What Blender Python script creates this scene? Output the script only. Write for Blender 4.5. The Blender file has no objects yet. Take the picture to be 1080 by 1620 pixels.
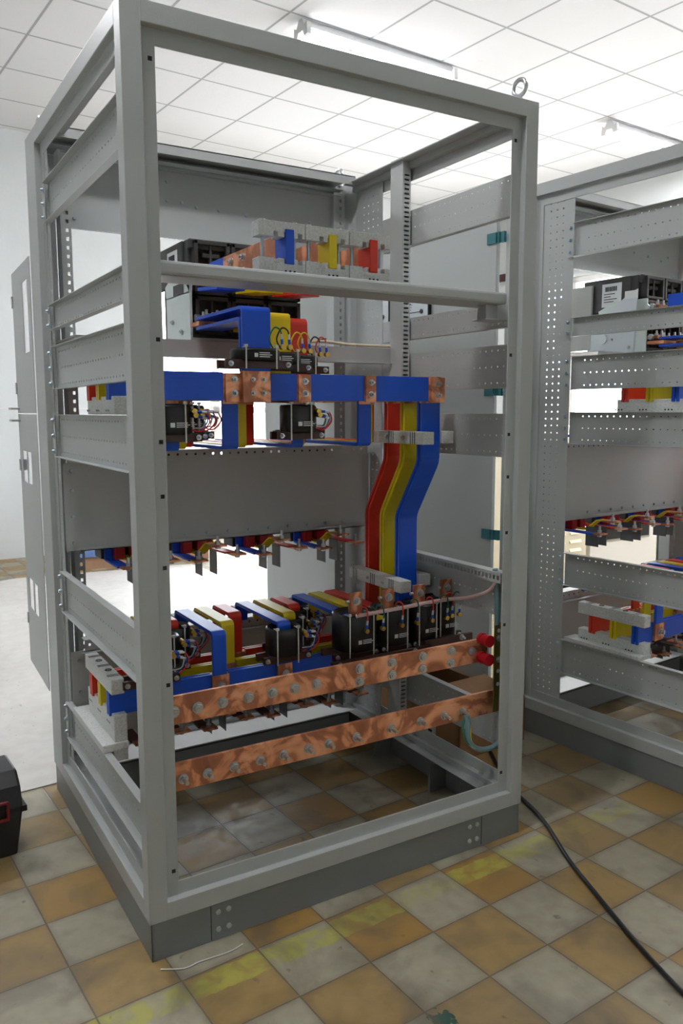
import bpy, math, random
from mathutils import Vector, Matrix
random.seed(7)
S = bpy.context.scene
COL = S.collection
PI = math.pi
def R(d): return math.radians(d)

# ------------------------------------------------------------------ camera, world, lights, exposure
cd = bpy.data.cameras.new('camera'); cam = bpy.data.objects.new('camera', cd); COL.objects.link(cam)
S.camera = cam
yaw, pit, rol = 0.5395, 0.1237, -0.0021
fw = Vector((math.sin(yaw)*math.cos(pit), math.cos(yaw)*math.cos(pit), -math.sin(pit)))
rt = Vector((math.cos(yaw), -math.sin(yaw), 0)); up = rt.cross(fw)
r2 = math.cos(rol)*rt + math.sin(rol)*up; u2 = -math.sin(rol)*rt + math.cos(rol)*up
m = Matrix((r2, u2, -fw)).transposed().to_4x4(); m.translation = Vector((-0.5093, -1.7093, 1.2661))
cam.matrix_world = m
cd.sensor_fit = 'VERTICAL'; cd.sensor_height = 36; cd.lens = 36*1282.9/1620
cd.clip_start = .05; cd.clip_end = 200
S.view_settings.view_transform = 'Standard'; S.view_settings.look = 'None'; S.view_settings.gamma = 1
S.view_settings.use_curve_mapping = False
S.view_settings.exposure = 0.42

w = bpy.data.worlds.new('world'); S.world = w; w.use_nodes = True
w.node_tree.nodes['Background'].inputs[0].default_value = (.86, .93, 1, 1)
w.node_tree.nodes['Background'].inputs[1].default_value = 6.0

RY = 0.07                                    # the room stands a little turned against the cabinet
RM = Matrix.Rotation(RY, 4, 'Z')
def rp(x, y, z): return RM @ Vector((x, y, z))
def area(name, loc, rot, sx, sy, power, col=(1, 1, 1)):
    l = bpy.data.lights.new(name, 'AREA'); l.shape = 'RECTANGLE'; l.size = sx; l.size_y = sy; l.energy = power; l.color = col
    o = bpy.data.objects.new(name, l); COL.objects.link(o)
    o.matrix_world = RM @ Matrix.Translation(loc) @ Matrix.Rotation(rot[2], 4, 'Z') @ Matrix.Rotation(rot[1], 4, 'Y') @ Matrix.Rotation(rot[0], 4, 'X')
    return o
XR, XL, YB, YF, ZC = 6.6, -3.6, 5.66, -4.6, 3.58
# daylight coming in through the windows of the right-hand wall (just outside the glass, facing in)
for i, yy in enumerate((-0.4, 2.0, 4.3)):
    area('window_daylight', (XR+.25, yy, 1.75), (0, R(90), 0), 1.75, 1.75, 85, (.94, .97, 1))
# light added behind made-up glazed doors at the far end, right of the cabinets
area('added_door_light', (3.4, YB+.2, 1.5), (R(-90), 0, 0), 2.6, 2.4, 55, (.94, .97, 1))

# ------------------------------------------------------------------ materials
def new_mat(name):
    mt = bpy.data.materials.new(name); mt.use_nodes = True
    return mt, mt.node_tree.nodes, mt.node_tree.links, mt.node_tree.nodes['Principled BSDF']
def mat(name, col, rough=.5, metal=0., var=0., scale=20., bump=0., bscale=200., spec=.5):
    mt, n, l, b = new_mat(name)
    b.inputs['Base Color'].default_value = (*col, 1); b.inputs['Roughness'].default_value = rough
    b.inputs['Metallic'].default_value = metal; b.inputs['Specular IOR Level'].default_value = spec
    if var or bump:
        tc = n.new('ShaderNodeTexCoord')
    if var:
        no = n.new('ShaderNodeTexNoise'); no.inputs['Scale'].default_value = scale; no.inputs['Detail'].default_value = 5
        mx = n.new('ShaderNodeMix'); mx.data_type = 'RGBA'
        mx.inputs[6].default_value = (*[c*(1-var) for c in col], 1); mx.inputs[7].default_value = (*[min(1, c*(1+var)) for c in col], 1)
        l.new(tc.outputs['Object'], no.inputs['Vector']); l.new(no.outputs[0], mx.inputs[0]); l.new(mx.outputs[2], b.inputs['Base Color'])
    if bump:
        n2 = n.new('ShaderNodeTexNoise'); n2.inputs['Scale'].default_value = bscale
        bp = n.new('ShaderNodeBump'); bp.inputs['Strength'].default_value = bump; bp.inputs['Distance'].default_value = .002
        l.new(tc.outputs['Object'], n2.inputs['Vector']); l.new(n2.outputs[0], bp.inputs['Height']); l.new(bp.outputs[0], b.inputs['Normal'])
    return mt
M = {}
M['grey'] = mat('grey_powder_coat', (.44, .462, .455), .42, 0, .03, 6, .15, 500)
M['plinth'] = mat('plinth_grey', (.21, .225, .228), .38, 0, .06, 8, .15, 500)
M['steel'] = mat('zinc_steel', (.56, .57, .58), .28, .95, .08, 60)
M['bluezinc'] = mat('blue_zinc', (.42, .5, .56), .3, .85, .08, 60)
M['plate'] = mat('zinc_plate', (.62, .68, .66), .38, .35, .12, 9)
M['yzinc'] = mat('yellow_passivated_zinc', (.2, .17, .045), .3, .8, .45, 14)
M['blue'] = mat('blue_sleeve', (.004, .085, .62), .42, 0, .1, 10)
M['yellow'] = mat('yellow_sleeve', (.78, .60, .004), .42, 0, .1, 10)
M['red'] = mat('red_sleeve', (.72, .035, .015), .42, 0, .1, 10)
M['rubber'] = mat('red_insulator', (.45, .005, .012), .35)
M['black'] = mat('black_plastic', (.008, .008, .009), .32)
M['cable'] = mat('black_cable', (.01, .01, .01), .4)
M['breaker'] = mat('breaker_grey_black', (.045, .045, .043), .5, 0, .1, 30)
M['breakerdk'] = mat('breaker_recess', (.014, .014, .014), .6)
M['breakerlt'] = mat('breaker_light_grey', (.42, .42, .40), .5)
M['brown'] = mat('phenolic_brown', (.055, .018, .013), .4, 0, .25, 40)
M['label'] = mat('label_white', (.75, .76, .76), .5)
M['ink'] = mat('label_ink', (.03, .03, .035), .5)
M['tie'] = mat('nylon_tie', (.62, .62, .58), .45)
M['brass'] = mat('brass', (.62, .42, .1), .3, .9)
M['teal'] = mat('teal_hinge', (.02, .16, .19), .45)
M['barrier'] = mat('phase_barrier', (.12, .12, .12), .45)
M['white'] = mat('white_insulation', (.7, .7, .66), .5)
M['green'] = mat('green_wire', (.01, .16, .1), .45)
M['pink'] = mat('pink_loom', (.72, .5, .47), .5)
M['conduit'] = mat('conduit_blue_grey', (.16, .27, .28), .45)
M['card'] = mat('cardboard', (.33, .17, .07), .8, 0, .15, 8)
M['toolbox'] = mat('toolbox_black', (.018, .018, .02), .45)
M['toolred'] = mat('toolbox_red', (.2, .01, .012), .45)
M['meter'] = mat('meter_face', (.62, .66, .7), .3)
M['lampbody'] = mat('lamp_white_metal', (.7, .7, .7), .4)
M['cream'] = mat('cream_paint', (.78, .70, .52), .5)
M['machine'] = mat('machine_white', (.82, .78, .72), .5)
M['paper'] = mat('paper_white', (.8, .8, .8), .7)
M['palette'] = mat('pallet_blue', (.12, .2, .42), .6, 0, .4, 8)
M['wood'] = mat('pallet_wood', (.35, .2, .12), .7, 0, .3, 8)
M['curtain'] = mat('dark_red_rail', (.06, .012, .01), .5)
M['frame'] = mat('window_frame_paint', (.7, .68, .66), .5)

def copper_mat():
    mt, n, l, b = new_mat('tarnished_copper')
    tc = n.new('ShaderNodeTexCoord')
    a = n.new('ShaderNodeTexNoise'); a.inputs['Scale'].default_value = 10; a.inputs['Detail'].default_value = 3; a.inputs['Distortion'].default_value = 1.6
    r = n.new('ShaderNodeValToRGB'); e = r.color_ramp.elements
    e[0].position = .36; e[0].color = (.42, .16, .085, 1); e[1].position = .66; e[1].color = (.95, .50, .30, 1)
    x = e.new(.53); x.color = (.82, .36, .19, 1); y = e.new(.47); y.color = (.52, .21, .11, 1)
    l.new(tc.outputs['Object'], a.inputs['Vector']); l.new(a.outputs[0], r.inputs[0]); l.new(r.outputs[0], b.inputs['Base Color'])
    b.inputs['Metallic'].default_value = .6
    rr = n.new('ShaderNodeMapRange'); rr.inputs[3].default_value = .5; rr.inputs[4].default_value = .34
    l.new(a.outputs[0], rr.inputs[0]); l.new(rr.outputs[0], b.inputs['Roughness'])
    return mt
M['copper'] = copper_mat()
def smc_mat():                                   # pale grey moulded insulator with specks
    mt, n, l, b = new_mat('moulded_insulator_grey')
    tc = n.new('ShaderNodeTexCoord')
    a = n.new('ShaderNodeTexNoise'); a.inputs['Scale'].default_value = 200; a.inputs['Detail'].default_value = 3
    r = n.new('ShaderNodeValToRGB'); e = r.color_ramp.elements
    e[0].position = .35; e[0].color = (.56, .58, .56, 1); e[1].position = .6; e[1].color = (.70, .72, .70, 1)
    l.new(tc.outputs['Object'], a.inputs['Vector']); l.new(a.outputs[0], r.inputs[0]); l.new(r.outputs[0], b.inputs['Base Color'])
    b.inputs['Roughness'].default_value = .6
    return mt
M['smc'] = smc_mat()

def math_node(n, l, op, a, b=None, c=None):
    x = n.new('ShaderNodeMath'); x.operation = op
    for i, v in enumerate((a, b, c)):
        if v is None: continue
        if isinstance(v, (int, float)): x.inputs[i].default_value = v
        else: l.new(v, x.inputs[i])
    return x.outputs[0]
def mixc(n, l, f, a, b):
    x = n.new('ShaderNodeMix'); x.data_type = 'RGBA'
    for i, v in ((0, f), (6, a), (7, b)):
        if isinstance(v, (int, float)): x.inputs[i].default_value = v
        elif isinstance(v, tuple): x.inputs[i].default_value = (*v, 1)
        else: l.new(v, x.inputs[i])
    return x.outputs[2]
def noise(n, l, vec, scale, detail=4, dist=0.):
    x = n.new('ShaderNodeTexNoise'); x.inputs['Scale'].default_value = scale; x.inputs['Detail'].default_value = detail
    x.inputs['Distortion'].default_value = dist; l.new(vec, x.inputs['Vector']); return x.outputs[0]
def ramp(n, l, v, a, b, lo=0., hi=1.):
    x = n.new('ShaderNodeMapRange'); x.inputs[1].default_value = a; x.inputs[2].default_value = b
    x.inputs[3].default_value = lo; x.inputs[4].default_value = hi; l.new(v, x.inputs[0]); return x.outputs[0]
def tile_coords(n, l, s, ang, phx, phy):
    tc = n.new('ShaderNodeTexCoord'); mp = n.new('ShaderNodeMapping'); mp.vector_type = 'POINT'
    mp.inputs['Rotation'].default_value = (0, 0, -ang); mp.inputs['Scale'].default_value = (1/s, 1/s, 1)
    # rotate first by hand so scale and phase stay simple
    g = n.new('ShaderNodeVectorRotate'); g.rotation_type = 'Z_AXIS'; g.inputs['Angle'].default_value = -ang
    l.new(tc.outputs['Object'], g.inputs['Vector'])
    v = n.new('ShaderNodeVectorMath'); v.operation = 'MULTIPLY_ADD'
    v.inputs[1].default_value = (1/s, 1/s, 1); v.inputs[2].default_value = (-phx, -phy, 0)
    l.new(g.outputs[0], v.inputs[0]); n.remove(mp)
    sp = n.new('ShaderNodeSeparateXYZ'); l.new(v.outputs[0], sp.inputs[0])
    return tc.outputs['Object'], v.outputs[0], sp.outputs[0], sp.outputs[1]
def edge_dist(n, l, x):
    f = math_node(n, l, 'FRACT', x); return math_node(n, l, 'SUBTRACT', .5, math_node(n, l, 'ABSOLUTE', math_node(n, l, 'SUBTRACT', f, .5)))
def floor_mat():
    mt, n, l, b = new_mat('checkered_cement_tiles')
    ob, gv, gx, gy = tile_coords(n, l, .192075, .0675, .18185, -.47727)
    fx = math_node(n, l, 'FLOOR', gx); fy = math_node(n, l, 'FLOOR', gy)
    par = math_node(n, l, 'FLOORED_MODULO', math_node(n, l, 'ADD', fx, fy), 2.)
    cv = n.new('ShaderNodeCombineXYZ'); l.new(fx, cv.inputs[0]); l.new(fy, cv.inputs[1])
    wn = n.new('ShaderNodeTexWhiteNoise'); wn.noise_dimensions = '2D'; l.new(cv.outputs[0], wn.inputs['Vector'])
    big = noise(n, l, ob, 3.0, 5); fine = noise(n, l, ob, 26, 6)
    white = mixc(n, l, fine, (.24, .215, .15), (.41, .375, .28))
    oran = mixc(n, l, fine, (.22, .145, .055), (.40, .265, .10))
    deep = mixc(n, l, fine, (.26, .15, .04), (.38, .22, .055))
    oran = mixc(n, l, ramp(n, l, wn.outputs[0], .70, .95), oran, deep)
    oran = mixc(n, l, ramp(n, l, wn.outputs[0], .30, 0., 0, .45), oran, (.25, .19, .11))
    col = mixc(n, l, math_node(n, l, 'GREATER_THAN', par, .5), white, oran)
    # worn yellow line painted along one row of tiles
    wob = math_node(n, l, 'MULTIPLY', math_node(n, l, 'SUBTRACT', noise(n, l, ob, 30, 3), .5), .10)
    yy = math_node(n, l, 'ADD', gy, wob)
    yy = math_node(n, l, 'ADD', yy, math_node(n, l, 'MULTIPLY', gx, .018))
    band = math_node(n, l, 'MULTIPLY', math_node(n, l, 'GREATER_THAN', yy, -.40), math_node(n, l, 'LESS_THAN', yy, -.03))
    cell = ramp(n, l, wn.outputs[0], .15, .5, .25, .95)
    worn = ramp(n, l, noise(n, l, ob, 18, 6, .5), .36, .56, .1, 1.)
    ym = math_node(n, l, 'MULTIPLY', band, math_node(n, l, 'MULTIPLY', cell, worn))
    ym = math_node(n, l, 'MULTIPLY', ym, math_node(n, l, 'LESS_THAN', gx, 8.))
    col = mixc(n, l, math_node(n, l, 'MULTIPLY', ym, .85), col, (.40, .38, .07))
    # green paint splash near the picture's lower edge
    gd = n.new('ShaderNodeVectorMath'); gd.operation = 'DISTANCE'; gd.inputs[1].default_value = (.468, -.485, 0)
    l.new(ob, gd.inputs[0])
    gs = math_node(n, l, 'ADD', gd.outputs[1] if len(gd.outputs) > 1 else gd.outputs['Value'], math_node(n, l, 'MULTIPLY', math_node(n, l, 'SUBTRACT', noise(n, l, ob, 60, 5), .5), .08))
    col = mixc(n, l, math_node(n, l, 'LESS_THAN', gs, .026), col, (.012, .085, .06))
    # dirt
    dirt = ramp(n, l, noise(n, l, ob, 5.5, 7, .6), .50, .70, 0, .62)
    col = mixc(n, l, dirt, col, (.10, .085, .065))
    spots = ramp(n, l, noise(n, l, ob, 21, 2, .2), .70, .76, 0, .6)
    col = mixc(n, l, spots, col, (.09, .08, .065))
    ed = math_node(n, l, 'MINIMUM', edge_dist(n, l, gx), edge_dist(n, l, gy))
    edn = math_node(n, l, 'ADD', ed, math_node(n, l, 'MULTIPLY', math_node(n, l, 'SUBTRACT', fine, .5), .012))
    col = mixc(n, l, ramp(n, l, edn, .09, .0, 0, .38), col, (.14, .11, .08))
    g = ramp(n, l, edn, .013, .004, 0, .8)
    col = mixc(n, l, g, col, (.11, .085, .055))
    l.new(col, b.inputs['Base Color'])
    l.new(ramp(n, l, fine, .3, .7, .34, .6), b.inputs['Roughness'])
    bp = n.new('ShaderNodeBump'); bp.inputs['Strength'].default_value = .35; bp.inputs['Distance'].default_value = .002
    h = math_node(n, l, 'SUBTRACT', math_node(n, l, 'MULTIPLY', fine, .3), g); l.new(h, bp.inputs['Height']); l.new(bp.outputs[0], b.inputs['Normal'])
    return mt
def concrete_mat():
    mt, n, l, b = new_mat('pale_concrete_screed')
    tc = n.new('ShaderNodeTexCoord'); ob = tc.outputs['Object']
    a = noise(n, l, ob, 2.2, 8, .8); c = noise(n, l, ob, 16, 6)
    col = mixc(n, l, a, (.40, .38, .35), (.62, .60, .57)); col = mixc(n, l, ramp(n, l, c, .35, .7, .0, .35), col, (.68, .66, .63))
    col = mixc(n, l, ramp(n, l, noise(n, l, ob, 40, 3), .69, .73, 0, .7), col, (.2, .19, .17))
    l.new(col, b.inputs['Base Color']); b.inputs['Roughness'].default_value = .45
    return mt
def wall_mat():
    mt, n, l, b = new_mat('whitewashed_wall')
    tc = n.new('ShaderNodeTexCoord'); ob = tc.outputs['Object']
    col = mixc(n, l, noise(n, l, ob, 1.5, 6), (.54, .56, .56), (.66, .68, .68))
    col = mixc(n, l, ramp(n, l, noise(n, l, ob, 6, 4), .70, .75, 0, .6), col, (.4, .38, .34))
    l.new(col, b.inputs['Base Color']); b.inputs['Roughness'].default_value = .7
    bp = n.new('ShaderNodeBump'); bp.inputs['Strength'].default_value = .25; bp.inputs['Distance'].default_value = .01
    l.new(noise(n, l, ob, 9, 5), bp.inputs['Height']); l.new(bp.outputs[0], b.inputs['Normal'])
    return mt
def ceiling_mat():
    mt, n, l, b = new_mat('suspended_ceiling_tiles')
    ob, gv, gx, gy = tile_coords(n, l, .5894, .0775, .4759, .46326)
    fine = noise(n, l, ob, 60, 4)
    col = mixc(n, l, noise(n, l, ob, .8, 4), (.60, .59, .59), (.66, .65, .65))
    col = mixc(n, l, ramp(n, l, noise(n, l, ob, 3.5, 5, .5), .70, .78, 0, .35), col, (.55, .48, .44))
    ex, ey = edge_dist(n, l, gx), edge_dist(n, l, gy)
    ed = math_node(n, l, 'MINIMUM', ex, ey)
    col = mixc(n, l, ramp(n, l, ed, .022, .020, 0, 1), col, (.54, .54, .54))
    col = mixc(n, l, ramp(n, l, math_node(n, l, 'ABSOLUTE', math_node(n, l, 'SUBTRACT', ed, .006)), .0055, .004, 0, .85), col, (.19, .19, .2))
    l.new(col, b.inputs['Base Color']); b.inputs['Roughness'].default_value = .85
    bp = n.new('ShaderNodeBump'); bp.inputs['Strength'].default_value = .2; bp.inputs['Distance'].default_value = .004
    l.new(fine, bp.inputs['Height']); l.new(bp.outputs[0], b.inputs['Normal'])
    return mt
M['floor'] = floor_mat(); M['concrete'] = concrete_mat(); M['wall'] = wall_mat(); M['ceiling'] = ceiling_mat()
def emis(name, col, st):
    mt, n, l, b = new_mat(name); b.inputs['Base Color'].default_value = (.9, .9, .9, 1)
    b.inputs['Emission Color'].default_value = (*col, 1); b.inputs['Emission Strength'].default_value = st
    return mt
M['tube'] = emis('fluorescent_tube', (.93, .95, 1), 9.0)
mt, n, l, b = new_mat('window_glass'); b.inputs['Transmission Weight'].default_value = 1; b.inputs['Roughness'].default_value = 0
b.inputs['IOR'].default_value = 1.02; M['glass'] = mt

# ------------------------------------------------------------------ mesh building
class MB:
    def __init__(s): s.v = []; s.f = []; s.sm = []; s.mi = []; s.m = 0
    def add(s, vs, fs, sm=False):
        o = len(s.v); s.v += [Vector(p) for p in vs]
        for f in fs: s.f.append([i+o for i in f]); s.sm.append(sm); s.mi.append(s.m)
        return s
    def box(s, x0, x1, y0, y1, z0, z1):
        return s.add([(x0, y0, z0), (x1, y0, z0), (x1, y1, z0), (x0, y1, z0), (x0, y0, z1), (x1, y0, z1), (x1, y1, z1), (x0, y1, z1)],
                     [(0, 3, 2, 1), (4, 5, 6, 7), (0, 1, 5, 4), (1, 2, 6, 5), (2, 3, 7, 6), (3, 0, 4, 7)])
    def prism(s, poly, d, o=(0, 0, 0), ax=None):
        """poly: list of 3D points; d: extrusion vector"""
        n = len(poly); P = [Vector(p)+Vector(o) for p in poly]; Q = [p+Vector(d) for p in P]
        nrm = Vector((0, 0, 0))
        for i in range(n): nrm += P[i].cross(P[(i+1) % n])
        fl = nrm.dot(Vector(d)) > 0
        fs = [list(range(n)), list(range(n, 2*n))]
        if fl: fs[0] = fs[0][::-1]
        else: fs[1] = fs[1][::-1]
        for i in range(n):
            j = (i+1) % n; q = [i, j, n+j, n+i]; fs.append(q if fl else q[::-1])
        return s.add(P+Q, fs)
    def cyl(s, a, b, r, n=14, r2=None, cap=True):
        a = Vector(a); b = Vector(b); d = (b-a).normalized(); r2 = r if r2 is None else r2
        u = d.orthogonal().normalized(); v = d.cross(u)
        A = [a+(u*math.cos(t)+v*math.sin(t))*r for t in [2*PI*i/n for i in range(n)]]
        B = [b+(u*math.cos(t)+v*math.sin(t))*r2 for t in [2*PI*i/n for i in range(n)]]
        s.add(A+B, [(i, (i+1) % n, n+(i+1) % n, n+i) for i in range(n)], n > 7)
        if cap: s.add(A, [list(range(n))[::-1]]); s.add(B, [list(range(n))])
        return s
    def tube(s, pts, r, n=8, cap=True):
        P = [Vector(p) for p in pts]; rings = []; u = None
        for i, p in enumerate(P):
            d = (P[min(i+1, len(P)-1)]-P[max(i-1, 0)]).normalized()
            u = d.orthogonal().normalized() if u is None else (u-d*u.dot(d)).normalized()
            v = d.cross(u)
            rings.append([p+(u*math.cos(2*PI*k/n)+v*math.sin(2*PI*k/n))*r for k in range(n)])
        vs = [q for rg in rings for q in rg]
        s.add(vs, [(i*n+k, i*n+(k+1) % n, (i+1)*n+(k+1) % n, (i+1)*n+k) for i in range(len(P)-1) for k in range(n)], True)
        if cap: s.add(rings[0], [list(range(n))[::-1]]); s.add(rings[-1], [list(range(n))])
        return s
    def ring(s, c, ax, rmaj, rmin, n=24, k=10):
        c = Vector(c); ax = Vector(ax).normalized(); u = ax.orthogonal().normalized(); v = ax.cross(u); vs = []
        for i in range(n):
            t = 2*PI*i/n; d = u*math.cos(t)+v*math.sin(t)
            for j in range(k):
                q = 2*PI*j/k; vs.append(c+d*(rmaj+rmin*math.cos(q))+ax*rmin*math.sin(q))
        return s.add(vs, [(i*k+j, i*k+(j+1) % k, ((i+1) % n)*k+(j+1) % k, ((i+1) % n)*k+j) for i in range(n) for j in range(k)], True)
    def strip(s, pts, wv, t, fil=0.012):
        """flat bar: centre line pts (bends filleted), width vector wv (constant), thickness t"""
        P = [Vector(p) for p in pts]; Q = [P[0]]
        for i in range(1, len(P)-1):
            a = (P[i-1]-P[i]); b = (P[i+1]-P[i]); f = min(fil, a.length*.45, b.length*.45)
            A = P[i]+a.normalized()*f; B = P[i]+b.normalized()*f
            for k in range(6):
                q = k/5; Q.append(A*(1-q)**2+P[i]*2*q*(1-q)+B*q*q)
        Q.append(P[-1]); wv = Vector(wv); vs = []
        for i, p in enumerate(Q):
            d = (Q[min(i+1, len(Q)-1)]-Q[max(i-1, 0)]).normalized(); nn = d.cross(wv).normalized()*t/2; h = wv/2
            vs += [p-h-nn, p+h-nn, p+h+nn, p-h+nn]
        m_ = len(Q); fs = [(0, 3, 2, 1), (4*m_-4, 4*m_-3, 4*m_-2, 4*m_-1)]
        for i in range(m_-1):
            for k in range(4): fs.append((4*i+k, 4*i+(k+1) % 4, 4*i+4+(k+1) % 4, 4*i+4+k))
        return s.add(vs, fs)
    def plate(s, O, U, V, ul, vl, rows):
        """one-sided sheet with holes; rows: (v, u_start, pitch, count, ru, rv, square)"""
        O = Vector(O); U = Vector(U); V = Vector(V)
        def q(u0, u1, v0, v1):
            if u1-u0 > 1e-6 and v1-v0 > 1e-6:
                s.add([O+U*u0+V*v0, O+U*u1+V*v0, O+U*u1+V*v1, O+U*u0+V*v1], [(0, 1, 2, 3)])
        rows = sorted(rows, key=lambda r: r[0]); vc = 0.
        for (v, u0, pit_, cnt, ru, rv, sq) in rows:
            h = rv*1.35; va, vb = max(v-h, vc), min(v+h, vl)
            q(0, ul, vc, va)
            uc = 0.
            for k in range(cnt):
                u = u0+k*pit_
                if u-ru*1.2 < uc or u+ru*1.2 > ul: continue
                a, b = u-ru*1.2, u+ru*1.2
                q(uc, a, va, vb)
                outer = [(a, va), (u, va), (b, va), (b, v), (b, vb), (u, vb), (a, vb), (a, v)]
                if sq: inner = [(u-ru, v-rv), (u, v-rv), (u+ru, v-rv), (u+ru, v), (u+ru, v+rv), (u, v+rv), (u-ru, v+rv), (u-ru, v)]
                else: inner = [(u+ru*math.cos(R(225+45*i)), v+rv*math.sin(R(225+45*i))) for i in range(8)]
                s.add([O+U*x+V*y for x, y in outer+inner], [(i, (i+1) % 8, 8+(i+1) % 8, 8+i) for i in range(8)])
                uc = b
            q(uc, ul, va, vb); vc = vb
        q(0, ul, vc, vl)
        return s
    def bolt(s, p, d, r=.007, stud=.012):
        """hexagon head or nut on a washer, with a threaded end standing out when stud > 0"""
        p = Vector(p); d = Vector(d).normalized()
        s.cyl(p, p+d*r*.25, r*1.35, 14); s.cyl(p+d*r*.25, p+d*r*1.05, r, 6)
        if stud: s.cyl(p+d*r, p+d*(r+stud), r*.55, 10)
        return s

def build(name, mb, mt, bevel=0., solid=0., shift=None):
    me = bpy.data.meshes.new(name)
    vs = [p-shift for p in mb.v] if shift is not None else mb.v
    me.from_pydata([tuple(p) for p in vs], [], mb.f)
    me.polygons.foreach_set('use_smooth', mb.sm)
    for x in (mt if isinstance(mt, (list, tuple)) else [mt]): me.materials.append(M[x])
    me.polygons.foreach_set('material_index', mb.mi)
    me.update()
    o = bpy.data.objects.new(name, me); COL.objects.link(o)
    if solid:
        k = o.modifiers.new('sheet', 'SOLIDIFY'); k.thickness = solid; k.offset = 0
    if bevel:
        k = o.modifiers.new('edges', 'BEVEL'); k.width = bevel; k.segments = 2; k.limit_method = 'ANGLE'; k.angle_limit = R(40)
    return o
GROUPS = {'busbar': ('long busbars', 0), 'busbar_drop': ('drop bars', 0), 'current_transformer': ('ring current transformers', 0),
          'busbar_riser': ('vertical busbars', 0), 'riser_clamp': ('clamps on the vertical busbars', 0), 'breaker_link': ('bars joined to the breaker', 0),
          'busbar_support': ('pale busbar supports', 0), 'link_bar': ('arched link bars', 0), 'moulded_case_breaker': ('moulded case breakers', 0),
          'copper_terminal_tab': ('bare copper tabs', 1), 'standoff_insulator': ('red round insulators', 1), 'copper_bar': ('bare copper bars', 1),
          'fluorescent_lamp': ('ceiling lamps', 1), 'switchgear_cabinet': ('open switchgear cabinets', 1), 'air_circuit_breaker': ('air circuit breakers', 1)}
class Thing:
    def __init__(s, name, label, cat, group=None, Mx=None):
        s.name, s.label, s.cat, s.group, s.Mx = name, label, cat, group, Mx if Mx is not None else Matrix.Identity(4)
        s.parts = []
    def part(s, name, mb, mt, bevel=0., solid=0., label=None):
        s.parts.append([name, mb, mt, bevel, solid, label, []]); return s.parts[-1]
    def sub(s, p, name, mb, mt, bevel=0., solid=0., label=None):
        p[6].append([name, mb, mt, bevel, solid, label])
    def done(s):
        vs = [v for p in s.parts for v in p[1].v]
        c = Vector(((min(v.x for v in vs)+max(v.x for v in vs))/2, (min(v.y for v in vs)+max(v.y for v in vs))/2, min(v.z for v in vs)))
        if len(s.parts) == 1 and not s.parts[0][6] and s.parts[0][0] == s.name:
            n_, mb, mt, bv, so, lb, _ = s.parts[0]
            root = build(n_, mb, mt, bv, so, c)
        else:
            root = bpy.data.objects.new(s.name, None); COL.objects.link(root); root.empty_display_size = .05
            for (n_, mb, mt, bv, so, lb, subs) in s.parts:
                o = build(n_, mb, mt, bv, so, c); o.parent = root
                if lb: o['label'] = lb
                for (n2, mb2, mt2, bv2, so2, lb2) in subs:
                    o2 = build(n2, mb2, mt2, bv2, so2, c); o2.parent = o
                    if lb2: o2['label'] = lb2
        root.matrix_world = s.Mx @ Matrix.Translation(c)
        root['label'] = s.label; root['category'] = s.cat
        if not s.group and s.name in GROUPS:
            g_, both = GROUPS[s.name]
            s.group = g_ if both else g_+(' in the right cabinet' if s.Mx is TWO else ' in the front cabinet')
        if s.group: root['group'] = s.group
        return root
def struct(name, mb, mt, Mx=None, **k):
    o = build(name, mb, mt, **k); o['kind'] = 'structure'
    if Mx is not None: o.matrix_world = Mx
    return o
def simple(name, mb, mt, label, cat, group=None, Mx=None, bevel=0., solid=0.):
    t = Thing(name, label, cat, group, Mx); t.part(name, mb, mt, bevel, solid); return t.done()

# ------------------------------------------------------------------ the room
mb = MB(); mb.add([(-5, -6, 0), (9, -6, 0), (9, 8, 0), (-5, 8, 0)], [(0, 1, 2, 3)])
struct('floor', mb, 'floor')
mb = MB(); mb.add([(-4.2, -5.3, ZC), (8, -5.3, ZC), (8, 7, ZC), (-4.2, 7, ZC)], [(3, 2, 1, 0)])
struct('ceiling', mb, 'ceiling')
# concrete screed laid over part of the tiles
mb = MB(); a = .192075
def g2w(gx, gy, z=0.):
    x, y = (gx+.18185)*a, (gy-.47727)*a; c_, s_ = math.cos(.0675), math.sin(.0675)
    return (c_*x-s_*y, s_*x+c_*y, z)
# edge along the tile joint behind the cabinet, ragged towards the far wall
E = [(-17, 6.0), (6.0, 6.0), (6.0, 9.0), (11, 9.0), (11, 24), (4, 25.2), (2, 24.6), (0, 24.2), (-4, 24.4), (-17, 24)]
bt = [g2w(x, y, .0) for x, y in E]; tp = [g2w(x, y, .004) for x, y in E]
mb.add(bt+tp, [list(range(len(E), 2*len(E)))]+[(i, (i+1) % len(E), len(E)+(i+1) % len(E), len(E)+i) for i in range(len(E))])
struct('trim_1', mb, 'concrete')
T_ = .12
mb = MB(); mb.box(XL-T_, XR+T_, YB, YB+T_, 0, 3.7) if False else None
def wall_with_openings(name, horiz, pos, lo, hi, ops, sign):
    """horiz: wall along x at y=pos, else along y at x=pos; openings (a0,a1,z0,z1)"""
    mb = MB(); t0, t1 = (pos, pos+T_) if sign > 0 else (pos-T_, pos)
    def bx(a0, a1, z0, z1):
        if a1-a0 < 1e-4 or z1-z0 < 1e-4: return
        mb.box(a0, a1, t0, t1, z0, z1) if horiz else mb.box(t0, t1, a0, a1, z0, z1)
    cur = lo
    for (a0, a1, z0, z1) in sorted(ops):
        bx(cur, a0, 0, ZC+.08); bx(a0, a1, 0, z0); bx(a0, a1, z1, ZC+.08); cur = a1
    bx(cur, hi, 0, ZC+.08)
    return struct(name, mb, 'wall', RM)
wins = [(-1.35, .55, .85, 2.7), (1.05, 2.95, .85, 2.7), (3.35, 5.25, .85, 2.7)]
bdoor_added = (2.1, 4.7, .0, 2.75)
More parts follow.
